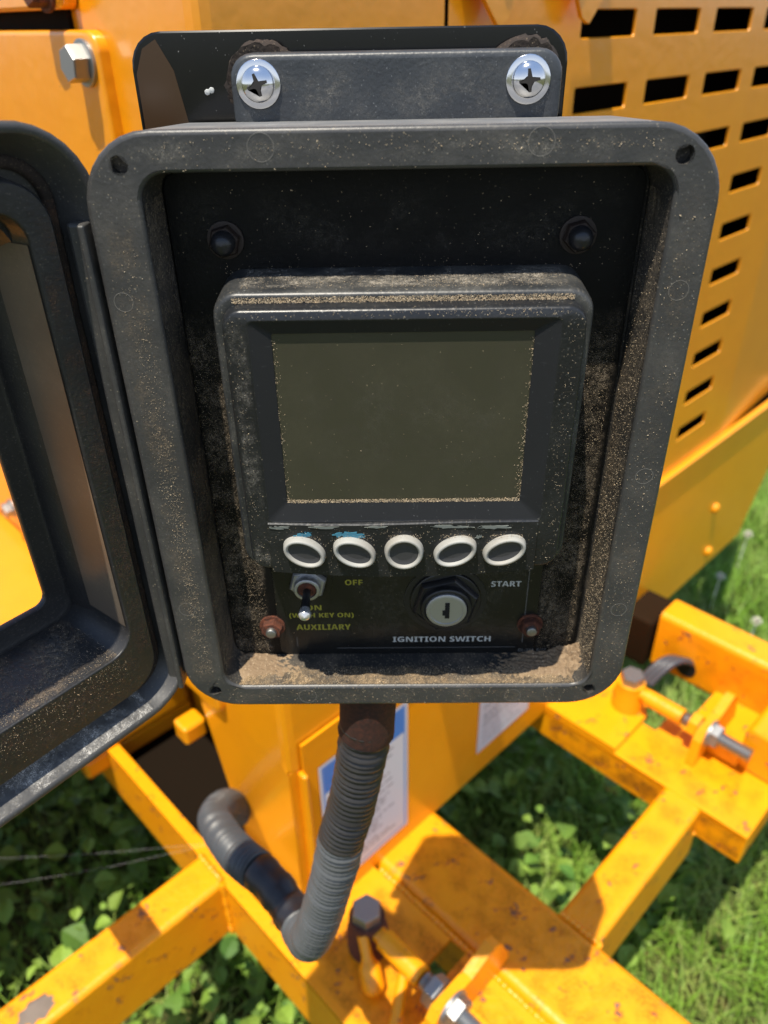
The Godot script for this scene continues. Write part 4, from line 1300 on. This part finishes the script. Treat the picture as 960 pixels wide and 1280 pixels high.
	dust_on(Vector3(-0.0445, -0.0047, 0.0099), X * 0.090, Y * 0.0016, 4600, func(a, c): return (0.4 + 0.6 * float(clump.call(a, 3.0))) * (1.0 - 0.8 * absf(c - 0.4)), 0.85)
	dust_on(Vector3(0.0425, -0.0040, 0.0096), X * 0.0032, Y * 0.066, 900, func(a, c): return pow(a, 2.0) * (1.0 - 0.5 * c), 0.85)
	dust_on(Vector3(-0.0447, -0.0040, 0.0096), X * 0.003, Y * 0.066, 600, func(a, c): return pow(1.0 - a, 2.0) * (1.0 - 0.4 * c), 0.85)
	dust_on(Vector3(-0.044, -0.0040, 0.0095), X * 0.089, Y * 0.067, 80, func(_a, _c): return 0.6, 0.7)
	dust_on(Vector3(-0.052, -0.0355, 0.0138), X * 0.104, Y * 0.022, 420, func(a, c): return 0.25 + 0.6 * c, 0.8)
	for x in [-0.0390, -0.0190, 0.0007, 0.0210, 0.0406]:
		dust_on(Vector3(x - 0.006, -0.0194, 0.0142), X * 0.013, Y * 0.0022, 170, func(a, c): return clampf(0.4 + (x + 0.03) * 8.0, 0.25, 1.0), 0.7)
	# thin films of dust: each a patchy layer lying on its surface
	var sand := Color(0.66, 0.57, 0.45)
	var brown := Color(0.50, 0.455, 0.395)
	var grey := Color(0.62, 0.60, 0.56)
	var films := [
		[Vector3(-0.0838, fy + 0.0003, -0.0012), X * 0.1715, Z * -0.0195, sand, 1.0, 0.0],
		[Vector3(-0.0838, fy + 0.0004, -0.0012), X * 0.1715, Z * -0.0195, sand, 0.8, 0.0],
		[Vector3(0.0876, -0.111, -0.0012), Z * -0.0198 - X * 0.0011, Y * 0.215, brown, 0.9, 0.0],
		[Vector3(-0.0826, -0.111, -0.0205), Z * 0.019 - X * 0.0011, Y * 0.215, brown, 0.7, 0.0],
		[Vector3(-0.0832, -0.1125, PANEL + 0.0002), X * 0.0205, Y * 0.175, brown, 0.7, 0.003],
		[Vector3(0.0640, -0.1125, PANEL + 0.0002), X * 0.0208, Y * 0.175, brown, 0.7, 0.003],
		[Vector3(-0.1005, -0.118, 0.0001), X * 0.0142, Y * 0.22, brown, 0.5, 0.0045],
		[Vector3(0.0886, -0.115, 0.0001), X * 0.0125, Y * 0.225, brown, 0.28, 0.0045],
		[Vector3(-0.095, 0.1138, 0.0001), X * 0.19, Y * 0.0112, grey, 0.4, 0.003],
		[Vector3(-0.092, -0.1258, 0.0001), X * 0.184, Y * 0.0112, brown, 0.4, 0.002],
		[Vector3(-0.060, 0.1175, -0.0600), X * 0.118, Y * 0.0255, grey, 0.3, 0.006],
		[Vector3(-0.0565, 0.07695, 0.0028), X * 0.1145, Z * -0.024 + Y * 0.0006, Color(0.64, 0.61, 0.56), 0.75, 0.002],
		[Vector3(-0.0600, -0.034, 0.0122), X * 0.0075, Y * 0.104, grey, 0.35, 0.002],
		[Vector3(-0.044, -0.0040, 0.0096), X * 0.089, Y * 0.067, grey, 0.05, 0.015],
		[Vector3(-0.082, 0.0775, PANEL + 0.0002), X * 0.164, Y * 0.031, grey, 0.07, 0.006],
		[Vector3(-0.059, -0.111, PANEL + 0.0006), X * 0.122, Y * 0.07, grey, 0.10, 0.008],
	]
	for e in films: lay_film(e[0], e[1], e[2], e[3], e[4], e[5], t, sh)
	scatter_part("sawdust", grains, t)
	t.get_node("sawdust").position = sh

# ---------------------------------------------------------------- hoses and small things
func curve_points(pts: Array, step: float) -> Array:
	var c := Curve3D.new()
	for i in pts.size():
		var a: Vector3 = pts[maxi(i - 1, 0)]
		var d: Vector3 = pts[mini(i + 1, pts.size() - 1)]
		var h := (d - a) / 6.0
		c.add_point(pts[i], -h, h)
	c.bake_interval = step * 0.5
	var out := []
	var l := c.get_baked_length()
	var n := int(l / step)
	for i in n + 1: out.append(c.sample_baked(l * i / n, true))
	return out

func build_conduit() -> void:
	var base := Vector3(-0.07, -0.40, -0.03)
	var t := thing("flexible_conduit", "grey ribbed flexible conduit running down from the control box to the machine corner", "conduit", base)
	var sh := -base
	var pitch := 0.0038
	var kink := noise(0.9, 55, 2)
	var ribs := func(pts: Array) -> Callable:
		return func(j: int) -> float: return [0.0128, 0.0136, 0.0137, 0.0129][j % 4] + 0.00035 * kink.get_noise_1d(j * 0.35) + (0.0004 if kink.get_noise_1d((j / 4) * 7.7) > 0.25 else 0.0)
	var b := Mb.new()
	b.tube([Vector3(-0.0165, -0.1255, -0.020), Vector3(-0.0185, -0.158, -0.0180), Vector3(-0.0192, -0.164, -0.0178), Vector3(-0.0196, -0.1665, -0.0176)], func(j): return [0.0148, 0.0146, 0.0152, 0.0136][j], 20)
	var old := M.rust.duplicate() as StandardMaterial3D
	old.albedo_color = Color(0.62, 0.60, 0.60)
	put("rusty_connector", b, old, t, sh)
	var up := curve_points([Vector3(-0.0185, -0.153, -0.018), Vector3(-0.021, -0.175, -0.0165), Vector3(-0.0285, -0.219, -0.0145), Vector3(-0.036, -0.25, -0.0135)], pitch / 4)
	b = Mb.new()
	b.tube(up, ribs.call(up), 22)
	put("upper_hose", b, M.conduit_dark, t, sh)
	var low := curve_points([Vector3(-0.036, -0.25, -0.0135), Vector3(-0.041, -0.278, -0.0125), Vector3(-0.054, -0.336, -0.0135), Vector3(-0.0635, -0.370, -0.019), Vector3(-0.071, -0.388, -0.034), Vector3(-0.078, -0.394, -0.048)], pitch / 4)
	b = Mb.new()
	b.tube(low, ribs.call(low), 22)
	put("lower_hose", b, M.conduit_grey, t, sh)
	b = Mb.new()
	var tape := curve_points([Vector3(-0.074, -0.391, -0.041), Vector3(-0.084, -0.393, -0.055), Vector3(-0.096, -0.388, -0.068), Vector3(-0.110, -0.386, -0.080)], 0.003)
	b.tube(tape, func(j): return 0.0136 + 0.0009 * float((j / 3) % 2), 20)
	put("black_tape", b, M.black_tape, t, sh)
	var back := curve_points([Vector3(-0.1085, -0.3858, -0.0785), Vector3(-0.128, -0.3945, -0.098), Vector3(-0.1546, -0.4308, -0.1429), Vector3(-0.1742, -0.4712, -0.1879), Vector3(-0.1798, -0.5296, -0.2454), Vector3(-0.1768, -0.639, -0.3179), Vector3(-0.15, -0.67, -0.40)], pitch / 4)
	b = Mb.new()
	b.tube(back, func(j): return [0.0136, 0.0150, 0.0151, 0.0137][j % 4] + 0.0003 * kink.get_noise_1d(j * 0.3), 20)
	put("return_hose", b, M.hose_dark, t, sh)

func build_small() -> void:
	# spring loop at the far rear tube
	var Y := -0.686
	var t := machine_thing("wire_loop", "dark wire rope loop hooked into the end of the far yellow tube", "wire loop", Vector3(0.681, Y - 0.035, -0.11))
	var b := Mb.new()
	for k in 3:
		var pts := []
		for j in 14:
			var s := j / 13.0
			pts.append(Vector3(0.045 - 0.07 * s, 0.012 + 0.055 * sin(PI * (0.15 + 0.62 * (1.0 - s))) + 0.003 * k, 0.012 * (k - 1) * 0.7 - 0.03 * s))
		b.tube(pts, func(_j): return 0.0052, 8)
	put("wire_strand", b, M.wire_grey, t)
	b = Mb.new()
	b.lathe([Vector2(0.016, 0.0), Vector2(0.016, 0.002), Vector2(0.009, 0.0022), Vector2(0, 0.002)], facing(Vector3(-1, 0, 0), Vector3(0.0395, 0.048, 0.0)))
	put("grommet", b, M.black_tape, t)
	# clover flowers in the lawn
	var i := 0
	for e in [[1.50, -0.42, "white clover flower highest in the lawn right of the skirt"], [1.40, -0.31, "white clover flower beside the lower skirt edge"], [1.22, -0.30, "white clover flower nearest the far yellow tube"], [1.30, -0.18, "white clover flower at the right edge above the far tube"], [1.62, -0.34, "small white clover flower by the end of the skirt"]]:
		var f := machine_thing("clover_flower", e[2], "flower", Vector3(e[0], -1.09, e[1]), "white clover flowers in the lawn")
		b = Mb.new()
		b.tube([Vector3(0, 0, 0), Vector3(0.004, 0.055, 0.0), Vector3(0.002, 0.10, 0.002)], func(_j): return 0.0012, 6)
		put("stem", b, M.weed_leaf, f)
		b = Mb.new()
		for k in 46:
			var a := k * 2.399
			var c := 1.0 - k / 34.0
			var s := sqrt(maxf(0.02, 1.0 - c * c)) if c > -0.999 else 0.1
			var d := Vector3(cos(a) * s, c + 0.25, sin(a) * s).normalized()
			var o := Vector3(0.002, 0.106, 0.002)
			var sd := d.cross(Vector3(0.3, 1, 0.2)).normalized() * 0.0022
			b.tri(o + sd, o - sd, o + d * 0.0125 + sd * 0.4); b.tri(o - sd, o + d * 0.0125 - sd * 0.4, o + d * 0.0125 + sd * 0.4)
		put("bloom", b, M.petal, f)
		i += 1
	# a strand of spider web from the outrigger tube to the lower left
	t = thing("cobweb_strand", "thin spider thread stretched left from the outrigger tube corner", "cobweb", Vector3(-0.30, -0.62, -0.22))
	b = Mb.new()
	var a0 := Vector3(-0.2165, -0.655, -0.285)
	for e in [[Vector3(-0.62, -0.60, -0.23), 0.012], [Vector3(-0.60, -0.625, -0.20), 0.018]]:
		var pts := []
		for j in 10: pts.append(a0.lerp(e[0], j / 9.0) - Vector3(0, e[1] * sin(PI * j / 9.0), 0))
		b.tube(pts, func(_j): return 0.00007, 4)
	put("thread", b, M.web, t, Vector3(0.30, 0.62, 0.22))
